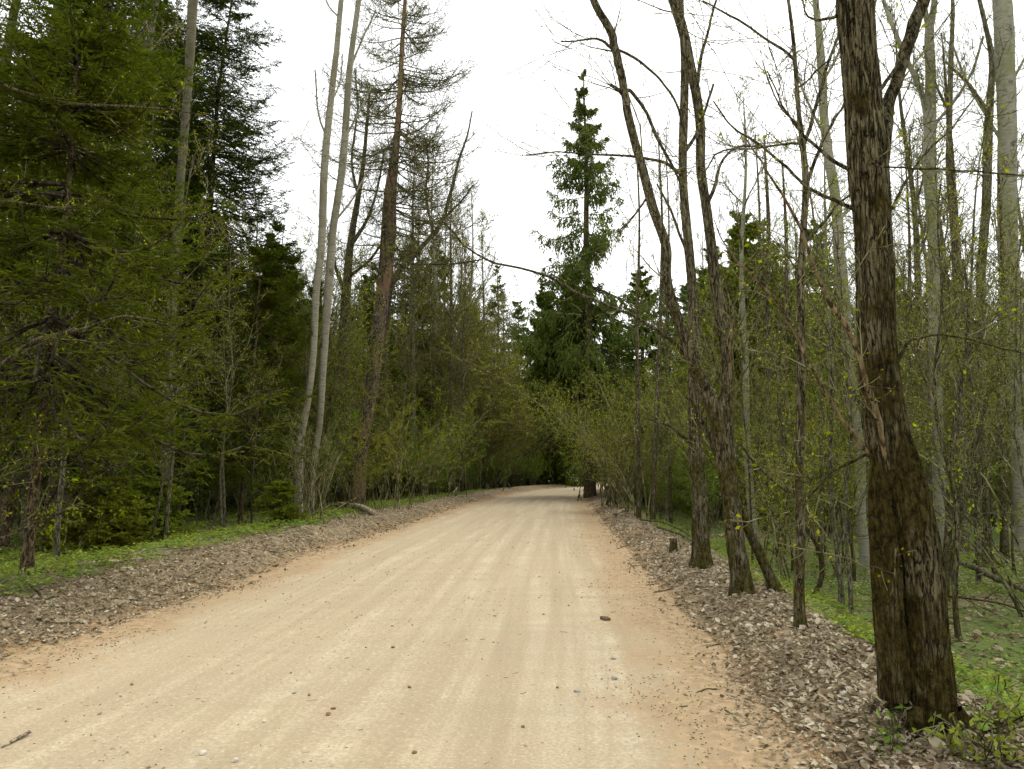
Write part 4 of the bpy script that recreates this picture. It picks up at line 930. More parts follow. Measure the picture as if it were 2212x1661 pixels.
rs = np.random.default_rng(77)
PLACED = []
def limit_top(px, kind):
    """how high above the ground line the wood may rise against the open sky"""
    if kind == 'ever':
        xs = [-400, 260, 330, 560, 600, 640, 850, 1030, 1060, 1120, 1200, 1340, 1450, 1550, 1700, 1800, 2600]; ys = [230, 230, -100, -100, 120, 540, 540, 560, 600, 640, 700, 640, 600, 560, 580, 560, 560]
    else:
        xs = [-400, 620, 640, 900, 1000, 1040, 1120, 1200, 1340, 1400, 1520, 1600, 1800, 2600]; ys = [-900, -300, 60, 100, 240, 470, 600, 720, 680, 560, 250, 60, -60, -300]
    return float(np.interp(px, xs, ys))
def scatter(protos, heights, n, box, kind, labels, group, smin=.75, smax=1.2, mind=1.6, names=None, radius=2.5, latr=None, tries=60, first=True):
    made = 0; t = 0
    while made < n and t < n * tries:
        t += 1
        Y = rs.uniform(box[2], box[3]); L = rs.uniform(box[0], box[1])
        X = float(road_x(Y)) + L
        for (a, b_, c_) in PLACED:
            if (a - X) ** 2 + (b_ - Y) ** 2 < ((mind + c_) * .5) ** 2: break
        else:
            px, py = project(X, Y, float(HT(X, Y)))
            if px < -500 or px > 2700: continue
            # keep the open corridor of the road
            if any(ha < Y < hy + .5 and abs(px - hx) < hw + 1536 * .5 / Y for hx, hy, hw, ha in CLEAR): continue
            i = rs.integers(len(protos)); s = rs.uniform(smin, smax)
            # crown edges as they would rise against the sky
            ok = False
            for _ in range(6):
                ok = True
                for du, fz in ((-.8, .45), (-.35, .85), (0, 1), (.35, .85), (.8, .45)):
                    qx, qy = project(X + radius * s * du, Y, float(HT(X, Y)) + heights[i] * s * fz)
                    if qy < limit_top(qx, kind): ok = False
                if ok: break
                s *= .88
            if not ok or s < smin * .5: continue
            PLACED.append((X, Y, mind))
            src = protos[i]
            o = copy_thing(src, gl(X, Y), rs.uniform(0, 6.28), (s * rs.uniform(.92, 1.08), s * rs.uniform(.92, 1.08), s), labels[i % len(labels)], group, tilt=(rs.normal(0, .03), rs.normal(0, .03)))
            if names: o['category'] = names
            made += 1
    return made
for o in bpy.data.objects:
    if o.parent is None and o.type == 'EMPTY': PLACED.append((o.location.x, o.location.y, .9))

CLEAR = [(795, 33.5, 95, 12), (665, 24.5, 60, 8), (1273, 45, 25, 20), (1335, 100, 30, 46)]
for px_, Y_, ty_, pi_ in ((890, 44, 300, 0), (935, 52, 330, 1), (975, 48, 360, 0), (1015, 60, 400, 1), (1045, 66, 470, 2), (905, 66, 420, 2), (960, 74, 440, 0), (1000, 44, 520, 2)):
    q_ = loc_px(px_, Y_); sc_ = (top_h(ty_, Y_) - q_[2]) / (19, 17, 15)[pi_]
    copy_thing(PT[pi_], q_, px_ * 1.7, sc_, 'x', 'leafless trees in the left wood'); PLACED.append((q_[0], q_[1], .9))
gL = 'spruces deep in the left wood'
scatter(PS, [15, 18], 20, (-28, -9.5, 21, 44), 'ever', ['dark spruce deep in the wood left of the road'], gL, .7, 1.05, 2.2, radius=3)
scatter(PS, [15, 18], 26, (-45, -7, 42, 95), 'ever', ['dark spruce deep in the wood left of the road'], gL, .7, 1.2, 3.2, radius=3)
scatter(PS, [15, 18], 44, (8, 60, 46, 110), 'ever', ['dark spruce far back in the wood right of the road'], 'spruces far back in the right wood', .7, 1.5, 3.0, radius=3)
scatter(PS, [15, 18], 16, (-25, 0, 100, 150), 'ever', ['dark spruce closing the view beyond the bend'], 'spruces beyond the bend', .9, 1.3, 3.5, radius=3)
scatter(PT, [19, 17, 15], 62, (-24, -6.5, 32, 85), 'bare', ['leafless tree in the wood left of the road beyond the birch pair'], 'leafless trees in the left wood', .6, 1.3, 1.6, radius=2.6)
scatter(PT, [19, 17, 15], 110, (7, 48, 20, 80), 'bare', ['leafless grey tree deep in the wood right of the road'], 'leafless trees deep in the right wood', .6, 1.1, 1.7, radius=2.6)
scatter(PU, [4, 5.5], 70, (-27, -8.0, 21, 42), 'bare', ['x'], 'shrubs with green leaves in the left wood', .5, 1.1, 1.1, radius=2)
scatter(PU, [4, 5.5], 45, (6.5, 30, 25, 52), 'bare', ['x'], 'shrubs with green leaves in the right wood', .5, 1.1, 1.1, radius=2)
scatter(PU, [4, 5.5], 30, (-12, -5.0, 40, 90), 'bare', ['x'], 'shrubs with green leaves by the left roadside', .6, 1.2, 1.1, radius=2)
scatter(PB, [12, 10, 14], 20, (-20, -9.0, 24, 38), 'bare', ['x'], 'many-stemmed trees of the left wood', .65, 1.2, 1.7, radius=3)
scatter(PB, [12, 10, 14], 84, (-18, -6.2, 35, 92), 'bare', ['x'], 'many-stemmed trees of the left roadside', .65, 1.5, 1.7, radius=3)
scatter(PB, [12, 10, 14], 16, (-14, -3.5, 84, 125), 'bare', ['x'], 'many-stemmed trees beyond the bend', .7, 1.2, 2.0, radius=3)
scatter(PB, [12, 10, 14], 50, (7.5, 38, 26, 80), 'bare', ['x'], 'many-stemmed trees of the right wood', .5, .95, 1.9, radius=3)
scatter(PH, [5.5, 6.5, 4.2, 8.0], 16, (-18, -8.5, 20, 36), 'bare', ['x'], 'shrubs of the left wood', .6, 1.0, 1.25, radius=2.2)
scatter(PH, [5.5, 6.5, 4.2, 8.0], 26, (-16, -5.7, 38, 85), 'bare', ['twiggy budding shrub lining the left side of the road before the bend'], 'budding shrubs of the left roadside', .6, 1.15, 1.25, radius=2.2)
scatter(PT, [19, 17, 15], 30, (-26, -9, 17, 34), 'bare', ['x'], 'leafless trees among the left spruces', .6, 1.1, 1.5, radius=2.6)
scatter(PH, [5.5, 6.5, 4.2, 8.0], 34, (-21, -8, 21, 30), 'bare', ['twiggy shrub in the shade of the left wood'], 'shrubs under the left spruces', .4, .8, 1.4, radius=2.2)
scatter(PH, [5.5, 6.5, 4.2, 8.0], 85, (6.5, 36, 24, 64), 'bare', ['tall twiggy shrub in the undergrowth right of the road'], 'budding shrubs of the right wood', .55, 1.15, 1.2, radius=2.2)
scatter(PH, [5.5, 6.5, 4.2, 8.0], 8, (4.2, 6, 26, 60), 'bare', ['arching budding shrub on the right bank near the bend'], 'shrubs of the right bank near the bend', .45, .8, 1.0, radius=2.2)
scatter(PH, [5.5, 6.5, 4.2, 8.0], 30, (-22, -4.0, 80, 118), 'bare', ['twiggy shrub closing the view at the far side of the bend'], 'shrubs beyond the bend', .7, 1.1, 1.6, radius=2.2)
scatter(PL, [6.5, 8.5], 40, (5, 18, 8.5, 32), 'bare', ['thin upright sapling in the wood right of the road'], 'thin saplings of the right wood', .6, 1.1, .9, radius=1.2)
scatter(PL, [6.5, 8.5], 22, (-14, -6, 12, 34), 'bare', ['thin upright sapling in the wood left of the road'], 'thin saplings of the left wood', .6, 1.1, .9, radius=1.2)

# thin limbs of a tree standing just outside the left edge
hero_tree('overhanging_tree', 'budding tree at the far left edge whose long thin limbs reach across the dark spruces', 'tree',
    [(-120, 1330, 40), (-118, 900, 34), (-125, 500, 30), (-130, 100, 22), (-130, -200, 12)],
    [([(-125, 130, 8), (-40, 155, 8), (0, 179, 7), (80, 205, 6), (160, 222, 6), (286, 229, 5), (418, 243, 3), (470, 260, 2)], 1.5),
     ([(-122, 860, 9), (0, 794, 8), (72, 744, 8), (115, 728, 7), (172, 719, 6), (230, 700, 5), (272, 689, 4), (358, 696, 3)], .6),
     ([(-122, 560, 7), (0, 437, 6), (60, 437, 5), (105, 445, 4), (160, 452, 3)], .8),
     ([(-122, 1080, 7), (-20, 1040, 6), (60, 1000, 5), (95, 960, 4), (120, 920, 3)], .3),
     ([(-122, 1120, 6), (0, 1160, 5), (70, 1130, 4), (140, 1100, 4), (180, 1085, 3)], .5)],
    base_Y=7.6, mat='brown', k=14, seed=70, levels=[dict(m=7, t0=.3, t1=.98, ang=.7, L=.7, ratio=.4, n=7, wob=.12, up=.05, tip=.003, rmax=.007), dict(m=6, t0=.1, t1=1, ang=.8, L=.5, rel=True, ratio=.6, n=4, wob=.16, up=.03, tip=.002)],
    leaf=(2, .035, 'bud'), from_trunk=.5)
b_ = None

# ------------------------------------------------------------------ forest floor details
rf = np.random.default_rng(9)
def flat_leaves(p, size, tilt, rng, asp=.75, fold=.22, six=True):
    n = len(p); a = rng.uniform(0, 6.28, n)
    up = nrm(np.stack([rng.normal(0, tilt, n), rng.normal(0, tilt, n), np.ones(n)], 1))
    d = np.stack([np.cos(a), np.sin(a), np.zeros(n)], 1); d = nrm(d - up * (d * up).sum(1, keepdims=True)); s_ = np.cross(up, d)
    z = size[:, None]; fo = up * z * rng.uniform(-.1, fold, (n, 1))
    if not six:
        v = np.stack([p, p + d * z * .5 + s_ * z * asp * .5 + fo, p + d * z, p + d * z * .5 - s_ * z * asp * .5 + fo], 1).reshape(-1, 3)
        return v, np.arange(n)[:, None] * 4 + np.arange(4)[None]
    w1 = s_ * z * asp * rng.uniform(.18, .6, (n, 1)); w2 = s_ * z * asp * rng.uniform(.12, .55, (n, 1)); cu = up * z * rng.uniform(-.15, .35, (n, 1))
    v = np.stack([p, p + d * z * .3 + w1 + fo, p + d * z * .75 + w2 + fo + cu * .4, p + d * z + cu, p + d * z * .72 - w2 + fo * .8 + cu * .4, p + d * z * .28 - w1 + fo * .8], 1).reshape(-1, 3)
    i = np.arange(n)[:, None] * 6
    return v, np.concatenate([i + np.array([[0, 1, 2, 3]]), i + np.array([[0, 3, 4, 5]])])
def pts_on_floor(n, lo, hi, y0, y1, rng, power=1.0):
    Y = y0 * (y1 / y0) ** (rng.random(n) ** power); L = rng.uniform(lo, hi, n)
    s_ = road_x(Y + .5) - road_x(Y - .5); X = road_x(Y) + L * np.sqrt(1 + s_ * s_)
    return np.stack([X, Y, HT(X, Y)], 1), L
def in_view(p, m=160):
    x, y = project(p[:, 0], p[:, 1], p[:, 2]); return (x > -m) & (x < PXW + m) & (y < PXH + m)
mb = MB(); md = MB()
for (lo, hi, n, y0, y1, sz) in [(2.7, 4.5, 42000, 2.6, 60, .026), (-4.6, -2.6, 30000, 3.5, 60, .025), (3.1, 4.4, 13000, 2.6, 30, .042), (-4.2, -3.0, 8000, 3.5, 40, .04),
                                (4.3, 16, 26000, 2.6, 45, .06), (-14, -4.3, 20000, 4, 45, .05)]:
    p, L = pts_on_floor(n, lo, hi, y0, y1, rf)
    keep = in_view(p)
    if abs(lo) < 3 or abs(hi) < 3:
        a = np.abs(L); cl = bumps(p[:, 0], p[:, 1], .5, 20); keep &= rf.random(n) < np.clip(ss(2.8, 3.3, a + .35 * cl) * np.clip(.6 + 1.1 * bumps(p[:, 0], p[:, 1], .9, 26), .06, 1), .03, 1)
    p = p[keep]; L = L[keep]
    p[:, 2] += rf.uniform(0, .03, len(p))
    v, f = flat_leaves(p, sz * np.clip(np.exp(rf.normal(-.05, .42, len(p))), .35, 1.7) * (1 + p[:, 1] * .012), .34, rf, fold=.3)
    (md if abs(lo) > 4 and lo > 0 or lo < -5 else mb).add(v, f)
tag(mb.build('leaf_litter', [M['litter']], smooth=False), 'grey-brown dry leaves heaped along both banks of the road', 'leaf litter', kind='stuff')
tag(md.build('leaf_litter', [M['litter_dark']], smooth=False), 'scattered damp dry leaves on the floor of the wood', 'leaf litter', kind='stuff')

def herbs(n, lo, hi, y0, y1, mask, h, sz, rng, nl=7):
    p, L = pts_on_floor(n, lo, hi, y0, y1, rng); k = in_view(p) & mask(p, L, rng); p = p[k]; m = len(p)
    hh = h * rng.uniform(.4, 1.2, (m, 1)); az = rng.uniform(0, 6.28, (m, nl)); r_ = hh * rng.uniform(.2, .75, (m, nl))
    q = p[:, None] + np.stack([np.cos(az) * r_, np.sin(az) * r_, hh * rng.uniform(.55, 1.05, (m, nl))], -1)
    q = q.reshape(-1, 3)
    return flat_leaves(q, (sz * rng.uniform(.6, 1.3, m * nl)) * (1 + q[:, 1] * .01), .35, rng, asp=.55, fold=.1, six=False), p
gm_ = lambda p, L, r: r.random(len(p)) < np.clip(.42 + 1.1 * bumps(p[:, 0], p[:, 1], 1.2, 30) + .25 * bumps(p[:, 0], p[:, 1], .4, 3), .03, 1)
gl_ = lambda p, L, r: r.random(len(p)) < np.clip(ss(3.75, 4.4, -L + .5 * bumps(p[:, 0], p[:, 1], .8, 5)) * (.62 + .8 * bumps(p[:, 0], p[:, 1], 1.5, 33)), 0, 1)
mb = MB(); my = MB(); FP = None
(vf, FP) = herbs(42000, 4.3, 17, 3.5, 45, gm_, .10, .042, rf); mb.add(*vf)
(vf, _) = herbs(20000, -15, -4.1, 5, 55, gl_, .13, .055, rf, 8); mb.add(*vf)
(vf, _) = herbs(9000, 4.2, 15, 3, 40, gm_, .14, .05, rf); my.add(*vf)
(vf, _) = herbs(3500, -14, -4.2, 5, 45, gl_, .2, .07, rf); my.add(*vf)
tag(mb.build('ground_cover', [M['herb']], smooth=False), 'low fresh green herbs carpeting the wood floor', 'ground cover', kind='stuff')
tag(my.build('ground_cover', [M['herb_yellow']], smooth=False), 'yellow-green seedlings scattered among the herbs', 'ground cover', kind='stuff')
p = FP[rf.random(len(FP)) < np.clip(.05 + .5 * bumps(FP[:, 0], FP[:, 1], 1.7, 40), 0, .5)]
pp = np.repeat(p, 5, 0) + np.array([0, 0, .13]); v, f = flat_leaves(pp, np.full(len(pp), .018), .2, rf, asp=.7, six=False)
tag(new_obj('anemone_flowers', v, [f], M['petal'], smooth=False), 'small white anemone flowers dotted over the green herbs', 'flowers', kind='stuff')

def stones(p, r, rng):
    o8 = np.array([[1, 0, 0], [0, 1, 0], [-1, 0, 0], [0, -1, 0], [0, 0, 1], [0, 0, -1]], float)
    n = len(p); sc_ = r[:, None] * rng.uniform(.6, 1.3, (n, 3)) * np.array([1, 1, .65]); a = rng.uniform(0, 6.28, n)
    q = o8[None] * rng.uniform(.75, 1.25, (n, 6, 1)) * sc_[:, None]
    c, s_ = np.cos(a)[:, None], np.sin(a)[:, None]
    q = np.stack([q[..., 0] * c - q[..., 1] * s_, q[..., 0] * s_ + q[..., 1] * c, q[..., 2]], -1) + p[:, None]
    f = np.array([[0, 1, 4], [1, 2, 4], [2, 3, 4], [3, 0, 4], [1, 0, 5], [2, 1, 5], [3, 2, 5], [0, 3, 5]])
    return q.reshape(-1, 3), (np.arange(n)[:, None, None] * 6 + f[None]).reshape(-1, 3)
p, L = pts_on_floor(17000, -2.9, 3.1, 2.6, 40, rf)
k = in_view(p) & (rf.random(len(p)) < np.clip(.25 + .9 * np.exp(-((L + .9) / .9) ** 2) + 1.0 * bumps(p[:, 0], p[:, 1], .9, 8), .04, 1)); p = p[k]
r_ = .0032 * np.exp(rf.normal(0, .55, len(p))) * (1 + p[:, 1] * .03); p[:, 2] += r_ * .12 + .001
v, f = stones(p, np.minimum(r_, .02), rf)
tag(new_obj('gravel', v, [f], M['stone'], smooth=False), 'small loose brown and white stones strewn over the sandy road', 'gravel', kind='stuff')

mb = MB()
for (lo, hi, n) in ((2.8, 4.5, 5000), (-4.6, -2.7, 6000)):
    p, L = pts_on_floor(n, lo, hi, 2.6, 45, rf); k = in_view(p) & (rf.random(n) < np.clip(.35 + 1.2 * bumps(p[:, 0], p[:, 1], .8, 17), .03, 1)); p = p[k]
    r_ = .009 * np.exp(rf.normal(0, .6, len(p))) * (1 + p[:, 1] * .02); p[:, 2] += r_ * .5 + .015; mb.add(*stones(p, np.minimum(r_, .028), rf))
tag(mb.build('soil_clods', [M['soil']], smooth=False), 'crumbly brown clods of soil among the leaves of both banks', 'soil', kind='stuff')
# twigs, conifer needles and bark crumbs on the shoulders
def crumbs(n, lo, hi, y0, y1, ln, rad, rng, msk):
    p, L = pts_on_floor(n, lo, hi, y0, y1, rng); k = in_view(p) & msk(p, L, rng); p = p[k]; m = len(p)
    a = rng.uniform(0, 6.28, m); l_ = ln * np.exp(rng.normal(0, .5, m)); d = np.stack([np.cos(a), np.sin(a), np.zeros(m)], 1) * l_[:, None]
    q = np.stack([p - d * .5, p + np.stack([-d[:, 1], d[:, 0], d[:, 2]], 1) * .12, p + d * .5], 1)
    q[..., 2] = HT(q[..., 0], q[..., 1]) + .008 + rng.uniform(0, .01, (m, 1))
    return tube(q, np.full((m, 3), rad) * rng.uniform(.6, 1.4, (m, 1)), 4)
mb = MB()
mb.add(*crumbs(14000, 1.7, 3.5, 2.6, 30, .011, .0026, rf, lambda p, L, r: r.random(len(p)) < np.clip(.15 + .9 * bumps(p[:, 0], p[:, 1], .5, 14), .04, 1) * ss(1.7, 2.5, L)))
mb.add(*crumbs(7000, -3.3, -2.1, 3.5, 30, .011, .0026, rf, lambda p, L, r: r.random(len(p)) < np.clip(.2 + .9 * bumps(p[:, 0], p[:, 1], .5, 14), .04, 1) * ss(2.1, 2.6, -L)))
mb.add(*crumbs(500, -2.3, 2, 2.6, 20, .022, .0016, rf, lambda p, L, r: r.random(len(p)) < .5))
tag(mb.build('twig_litter', [M['twig']]), 'dark crumbs of twig and bark littering the orange shoulders', 'twig litter', kind='stuff')
mb = MB(); mb.add(*crumbs(1500, 3.0, 16, 3, 35, .45, .006, rf, lambda p, L, r: r.random(len(p)) < .8)); mb.add(*crumbs(900, -14, -3.1, 4, 35, .4, .006, rf, lambda p, L, r: r.random(len(p)) < .8))
tag(mb.build('stick_litter', [M['twig']]), 'thin fallen sticks scattered over banks and wood floor', 'stick litter', kind='stuff')

# ------------------------------------------------------------------ single fallen things
def on_ground(px, py, lift=0.0):
    g = ground_at(px, py); return np.array([g[0], g[1], float(HT(g[0], g[1])) + lift])
def stick(name, label, cat, lines, mat, seed=0, k=10, amp=.05, side=None):
    """lines: list of point lists (px, py, width px, lift m) lying on the ground"""
    rng = np.random.default_rng(500 + seed); root = None
    for li, pts in enumerate(lines):
        P = []; R = []
        for (x, y, w_, lf) in pts:
            q = on_ground(x, y); d = ray(x, y); r_ = max(w_ / 2 / FPX * q[1] / d[1], .004)
            P.append(q + np.array([0, 0, lf + r_ * .7])); R.append(r_)
        if root is None: root = thing(name, label, cat, P[0]); loc = np.array(P[0])
        a, r2 = resample(np.array(P), np.array(R), max(8, int(np.linalg.norm(P[-1] - P[0]) / .08)))
        a[1:-1] += rng.normal(0, .3, a[1:-1].shape) * r2[1:-1, None] * .5
        v, f = tube(a, r2, k, bark_disp(seed, amp, k)); b = MB(); b.add(v, f)
        # end caps
        c0 = len(v); vv = np.vstack([a[0][None], a[-1][None]]); i = np.arange(k); j = (i + 1) % k; n_ = len(a)
        b.v.append(vv); b.n += 2
        b.f.append(np.concatenate([np.stack([j, i, np.full(k, c0)], 1), np.stack([(n_ - 1) * k + i, (n_ - 1) * k + j, np.full(k, c0 + 1)], 1)])); b.m.append(np.zeros(2 * k))
        if side and li == 0:
            s1 = spawn(a[None], r2[None], side, .15, .95, .9, .5, .4, n=5, wob=.15, up=.02, rng=rng, tip=.004, rmax=.02)
            v, f = tube(s1[0], s1[1], 4); b.add(v, f)
        b.build('stem' if li == 0 else 'side_branch', [M[mat]], root, loc)
    return root
stick('fallen_pole', 'long thin barkless pole lying along the left bank at the foot of the reddish trunk', 'fallen pole', [[(62, 1243, 8, .05), (110, 1233, 9, .03), (170, 1226, 8, .02), (245, 1218, 7, .02), (312, 1210, 4, .02)]], 'log', 1)
stick('forked_stick', 'forked dry stick lying on leaves below the thin pole', 'stick', [[(48, 1250, 3, .12), (52, 1262, 4, .06), (75, 1283, 5, .03), (97, 1301, 5, .02)], [(97, 1301, 5, .02), (122, 1288, 5, .03), (148, 1274, 4, .04)]], 'twig', 2)
stick('pale_log', 'pale broken log end beside the birch pair on the left bank', 'log', [[(735, 1101, 10, .15), (765, 1104, 11, .12), (790, 1110, 11, .08), (806, 1115, 11, .05)]], 'log', 3, amp=.08)
stick('fallen_tree', 'dark fallen trunk slanting down behind the clump of shoots', 'fallen tree', [[(535, 1066, 5, .6), (575, 1076, 6, .4), (610, 1090, 7, .2), (640, 1102, 8, .05)]], 'brown', 4, side=10)
stick('brushwood', 'heap of dry broken branches lying behind the pale log', 'brushwood', [[(680, 1100, 6, .05), (710, 1099, 6, .1), (742, 1098, 5, .12)], [(690, 1110, 4, .1), (720, 1104, 4, .2), (750, 1108, 3, .1)], [(700, 1118, 3, .0), (740, 1108, 3, .25), (770, 1096, 3, .4)], [(660, 1112, 4, .05), (700, 1116, 3, .1), (735, 1122, 3, .02)]], 'twig', 5, side=12)
stick('root_heap', 'dark tangled heap of roots and branches at the left roadside before the bend', 'brush heap', [[(1058, 1056, 4, .2), (1072, 1052, 5, .9), (1090, 1052, 4, .6), (1102, 1056, 3, .1)], [(1066, 1056, 4, .1), (1078, 1054, 4, 1.2), (1086, 1055, 3, 1.4)], [(1070, 1057, 4, .2), (1082, 1056, 4, .6), (1100, 1055, 3, .9)]], 'twig_dark', 6, side=26)
stick('fallen_branch', 'pale bare branch leaning in the greenery left of the root heap', 'fallen branch', [[(979, 1068, 3, .05), (990, 1064, 3, .4), (1003, 1062, 2, .8), (1012, 1060, 2, 1.1)]], 'log', 7, side=5)
stick('fallen_branch', 'crooked grey branch lying over the right bank left of the small stump', 'fallen branch', [[(1383, 1130, 4, .08), (1418, 1138, 5, .12), (1447, 1144, 5, .1), (1486, 1164, 4, .1), (1500, 1172, 3, .05)]], 'grey', 8, side=7)
stick('fallen_branch', 'second grey branch running along the bank to the straight tree foot', 'fallen branch', [[(1420, 1147, 5, .08), (1450, 1157, 5, .08), (1475, 1166, 5, .08), (1500, 1180, 4, .05)]], 'grey', 9, side=5)
stick('driftwood', 'short pale twisted root lying on the right bank near the bend', 'driftwood', [[(1325, 1113, 5, .04), (1334, 1116, 7, .08), (1344, 1115, 6, .16), (1352, 1112, 5, .1), (1355, 1119, 3, .02)]], 'log', 10)
stick('fallen_log', 'long grey fallen log at the right edge behind the thick maple', 'log', [[(2062, 1254, 10, .35), (2100, 1262, 12, .3), (2150, 1283, 12, .25), (2212, 1306, 12, .2), (2290, 1335, 11, .1)]], 'grey', 11, side=5)
stick('fallen_branch', 'thin brown fallen pole reaching right from the thick maple foot', 'fallen branch', [[(2050, 1335, 5, .3), (2110, 1345, 4, .3), (2180, 1350, 4, .25), (2260, 1358, 3, .1)]], 'brown', 12, side=8)
stick('fallen_branch', 'thin horizontal pole on the green floor left of the thick maple', 'fallen branch', [[(1705, 1150, 3, .4), (1760, 1155, 4, .35), (1810, 1156, 4, .35), (1862, 1158, 3, .3)]], 'grey', 13, side=3)
stick('fallen_branch', 'slanting stick lying on the bank just left of the maple foot', 'fallen branch', [[(1800, 1425, 4, .04), (1840, 1450, 5, .03), (1880, 1478, 5, .03)]], 'shoot', 14)
stick('dry_stick', 'pale dry stick lying on the road at the lower left', 'stick', [[(4, 1617, 5, .0), (24, 1607, 7, .004), (44, 1598, 8, .006), (62, 1590, 8, .01)]], 'log', 15)
stick('bark_chip', 'small reddish piece of bark on the right shoulder', 'bark chip', [[(1298, 1338, 7, .0), (1308, 1340, 10, .004), (1319, 1341, 5, .0)]], 'flaky', 16)
stick('thin_twig', 'thin curved twig on the orange shoulder at the lower right', 'twig', [[(1505, 1497, 3, .0), (1530, 1493, 3, .01), (1555, 1492, 2, .0)]], 'twig', 17)
stick('thin_twig', 'straight dark twig on the orange shoulder nearest the camera', 'twig', [[(1565, 1535, 3, .0), (1582, 1548, 4, .01), (1596, 1562, 3, .0)]], 'twig', 18)
stick('fallen_branch', 'dark stick lying on leaves right of the maple foot', 'fallen branch', [[(2075, 1570, 7, .02), (2120, 1592, 7, .03), (2160, 1598, 6, .03), (2230, 1600, 5, .02)]], 'brown', 19, side=3)
# small stump
g = on_ground(1455, 1191); root = thing('tree_stump', 'short sawn stump standing on the leaf bank left of the straight tree', 'stump', g)
b = MB(); P = np.array([[0, 0, -.15], [0, 0, 0], [.01, 0, .15], [.01, .01, .235], [.01, .01, .24]]) ; v, f = tube(P, np.array([.11, .085, .07, .068, .05]), 14, bark_disp(3, .1, 14)); b.add(v, f)
b.build('bark', [M['brown']], root)
n_ = 14; a_ = np.arange(n_) / n_ * 6.283; cv = np.vstack([[[.01, .01, .247]], np.stack([.01 + np.cos(a_) * .06, .01 + np.sin(a_) * .06, np.full(n_, .24)], 1)])
i_ = np.arange(n_); new_obj('cut_face', cv, [np.stack([np.zeros(n_, int), 1 + i_, 1 + (i_ + 1) % n_], 1)], [M['log']], root, smooth=False)
# single larger stones
def rock(label, px, py, wpx, col, seed):
    import bmesh
    g = on_ground(px, py); r_ = wpx / 2 / FPX * g[1] / ray(px, py)[1]
    bm = bmesh.new(); bmesh.ops.create_icosphere(bm, subdivisions=3, radius=1.0)
    rr = np.random.default_rng(seed); cuts = nrm(rr.normal(0, 1, (9, 3)))
    for vtx in bm.verts:
        q = np.array(vtx.co)
        for c_ in cuts:
            d_ = q @ c_
            if d_ > .72: q = q - c_ * (d_ - .72)
        vtx.co = q * np.array([1.15, .85, .62]) * (r_ * 1.15)
    me = bpy.data.meshes.new('stone'); bm.to_mesh(me); bm.free(); me.materials.append(col)
    for pl in me.polygons: pl.use_smooth = True
    o = bpy.data.objects.new('stone', me); COL.objects.link(o); o.location = g + np.array([0, 0, r_ * .42]); o.rotation_euler = (0, 0, rr.uniform(0, 6))
    return tag(o, label, 'stone', 'larger stones on road and bank')
def stone_mat(name, c):
    m, N, L = mk(name); n = noise(N, L, coords(N, L, 'Object'), 60, 5, .7)
    col = ramp(N, L, n, [(.3, tuple(x * .65 for x in c) + (1,)), (.7, c + (1,))]); return finish(m, N, L, col, .9, n, .6, .004)
SW = stone_mat('pale_stone', (.62, .56, .45)); SG = stone_mat('grey_stone', (.42, .40, .34)); SB = stone_mat('brown_stone', (.26, .17, .10)); SR = stone_mat('reddish_stone', (.3, .15, .09))
for i, (x, y, w_, c_, lab) in enumerate([(438, 1630, 16, SW, 'pale angular stone at the bottom of the road, left one of two'), (507, 1647, 15, SW, 'pale stone at the bottom edge of the road, right one of two'),
    (1326, 1424, 12, SG, 'grey-white stone at the right edge of the road, farther one'), (1327, 1467, 14, SG, 'large grey stone at the right edge of the road, nearer one'),
    (1246, 1495, 11, SG, 'flat grey stone left of the large grey stone'), (1204, 1487, 7, SB, 'small brown stone left of the flat grey stone'), (849, 1400, 8, SB, 'brown stone alone near the middle of the road'),
    (884, 1487, 8, SR, 'reddish stone below the brown stone mid-road'), (709, 1546, 12, SR, 'large reddish stone left of the road middle'), (720, 1532, 9, SR, 'smaller reddish stone just above the large reddish one'),
    (895, 1629, 10, SR, 'reddish stone at the bottom middle of the road'), (636, 1499, 9, SG, 'grey stone in the lower left of the road'), (668, 1503, 8, SB, 'brown stone just right of the lower-left grey stone'),
    (1824, 1505, 20, SG, 'pale grey stone on the leaf bank, upper of two beside the maple'), (1815, 1522, 16, SG, 'pale grey stone on the leaf bank, lower of two beside the maple'), (571, 1561, 9, SW, 'white pebble in the lower left of the road'),
    (1212, 1524, 6, SW, 'tiny white pebble right of the road middle'), (1130, 1572, 9, SB, 'brown pebble low on the right half of the road')]):
    rock(lab, x, y, w_, c_, i)

# low plants along the edges
p_ = on_ground(215, 1195); ysp = spruce('young_spruce', 'young bushy spruce with bright green feathery boughs at the left wood edge', p_, 1.5, .1, 1.0, 61, nb=120, needle='feathery', droop=.1, side=12, bl=7, wd=.018, blen=.09, prof=.5, rt=.025, dead=0, barkm='brown')
p_ = on_ground(320, 1172); ysp = spruce('young_spruce', 'young low spruce right of the bright feathery one', p_, 1.3, .05, 1.05, 62, nb=120, needle='feathery', droop=.1, side=12, bl=7, wd=.018, blen=.09, prof=.45, rt=.022, dead=0, barkm='brown')
p_ = on_ground(600, 1135); spruce('young_spruce', 'small green spruce by the foot of the white birches', p_, 1.1, .05, .7, 63, nb=80, needle='feathery', droop=.1, side=10, bl=6, wd=.014, blen=.1, prof=.6, rt=.02, dead=0, barkm='brown')
shrub('young_maple_shrub', 'small shrub with fresh pale green leaves before the dark leaning trunk at far left', on_ground(140, 1205), 1.3, 31, stems=5, spread=.9, leaf=(3, .075, 'bud'), r0=.01, bmul=.6, arch=.5)
shrub('shoot_clump', 'dense clump of straight brown shoots around the foot of the white birches', on_ground(658, 1126), 3.2, 32, stems=40, spread=.34, leaf=(2, .035, 'bud_olive'), r0=.014, bmul=.4, arch=.12, base=.6, bias=(.10, -.05))
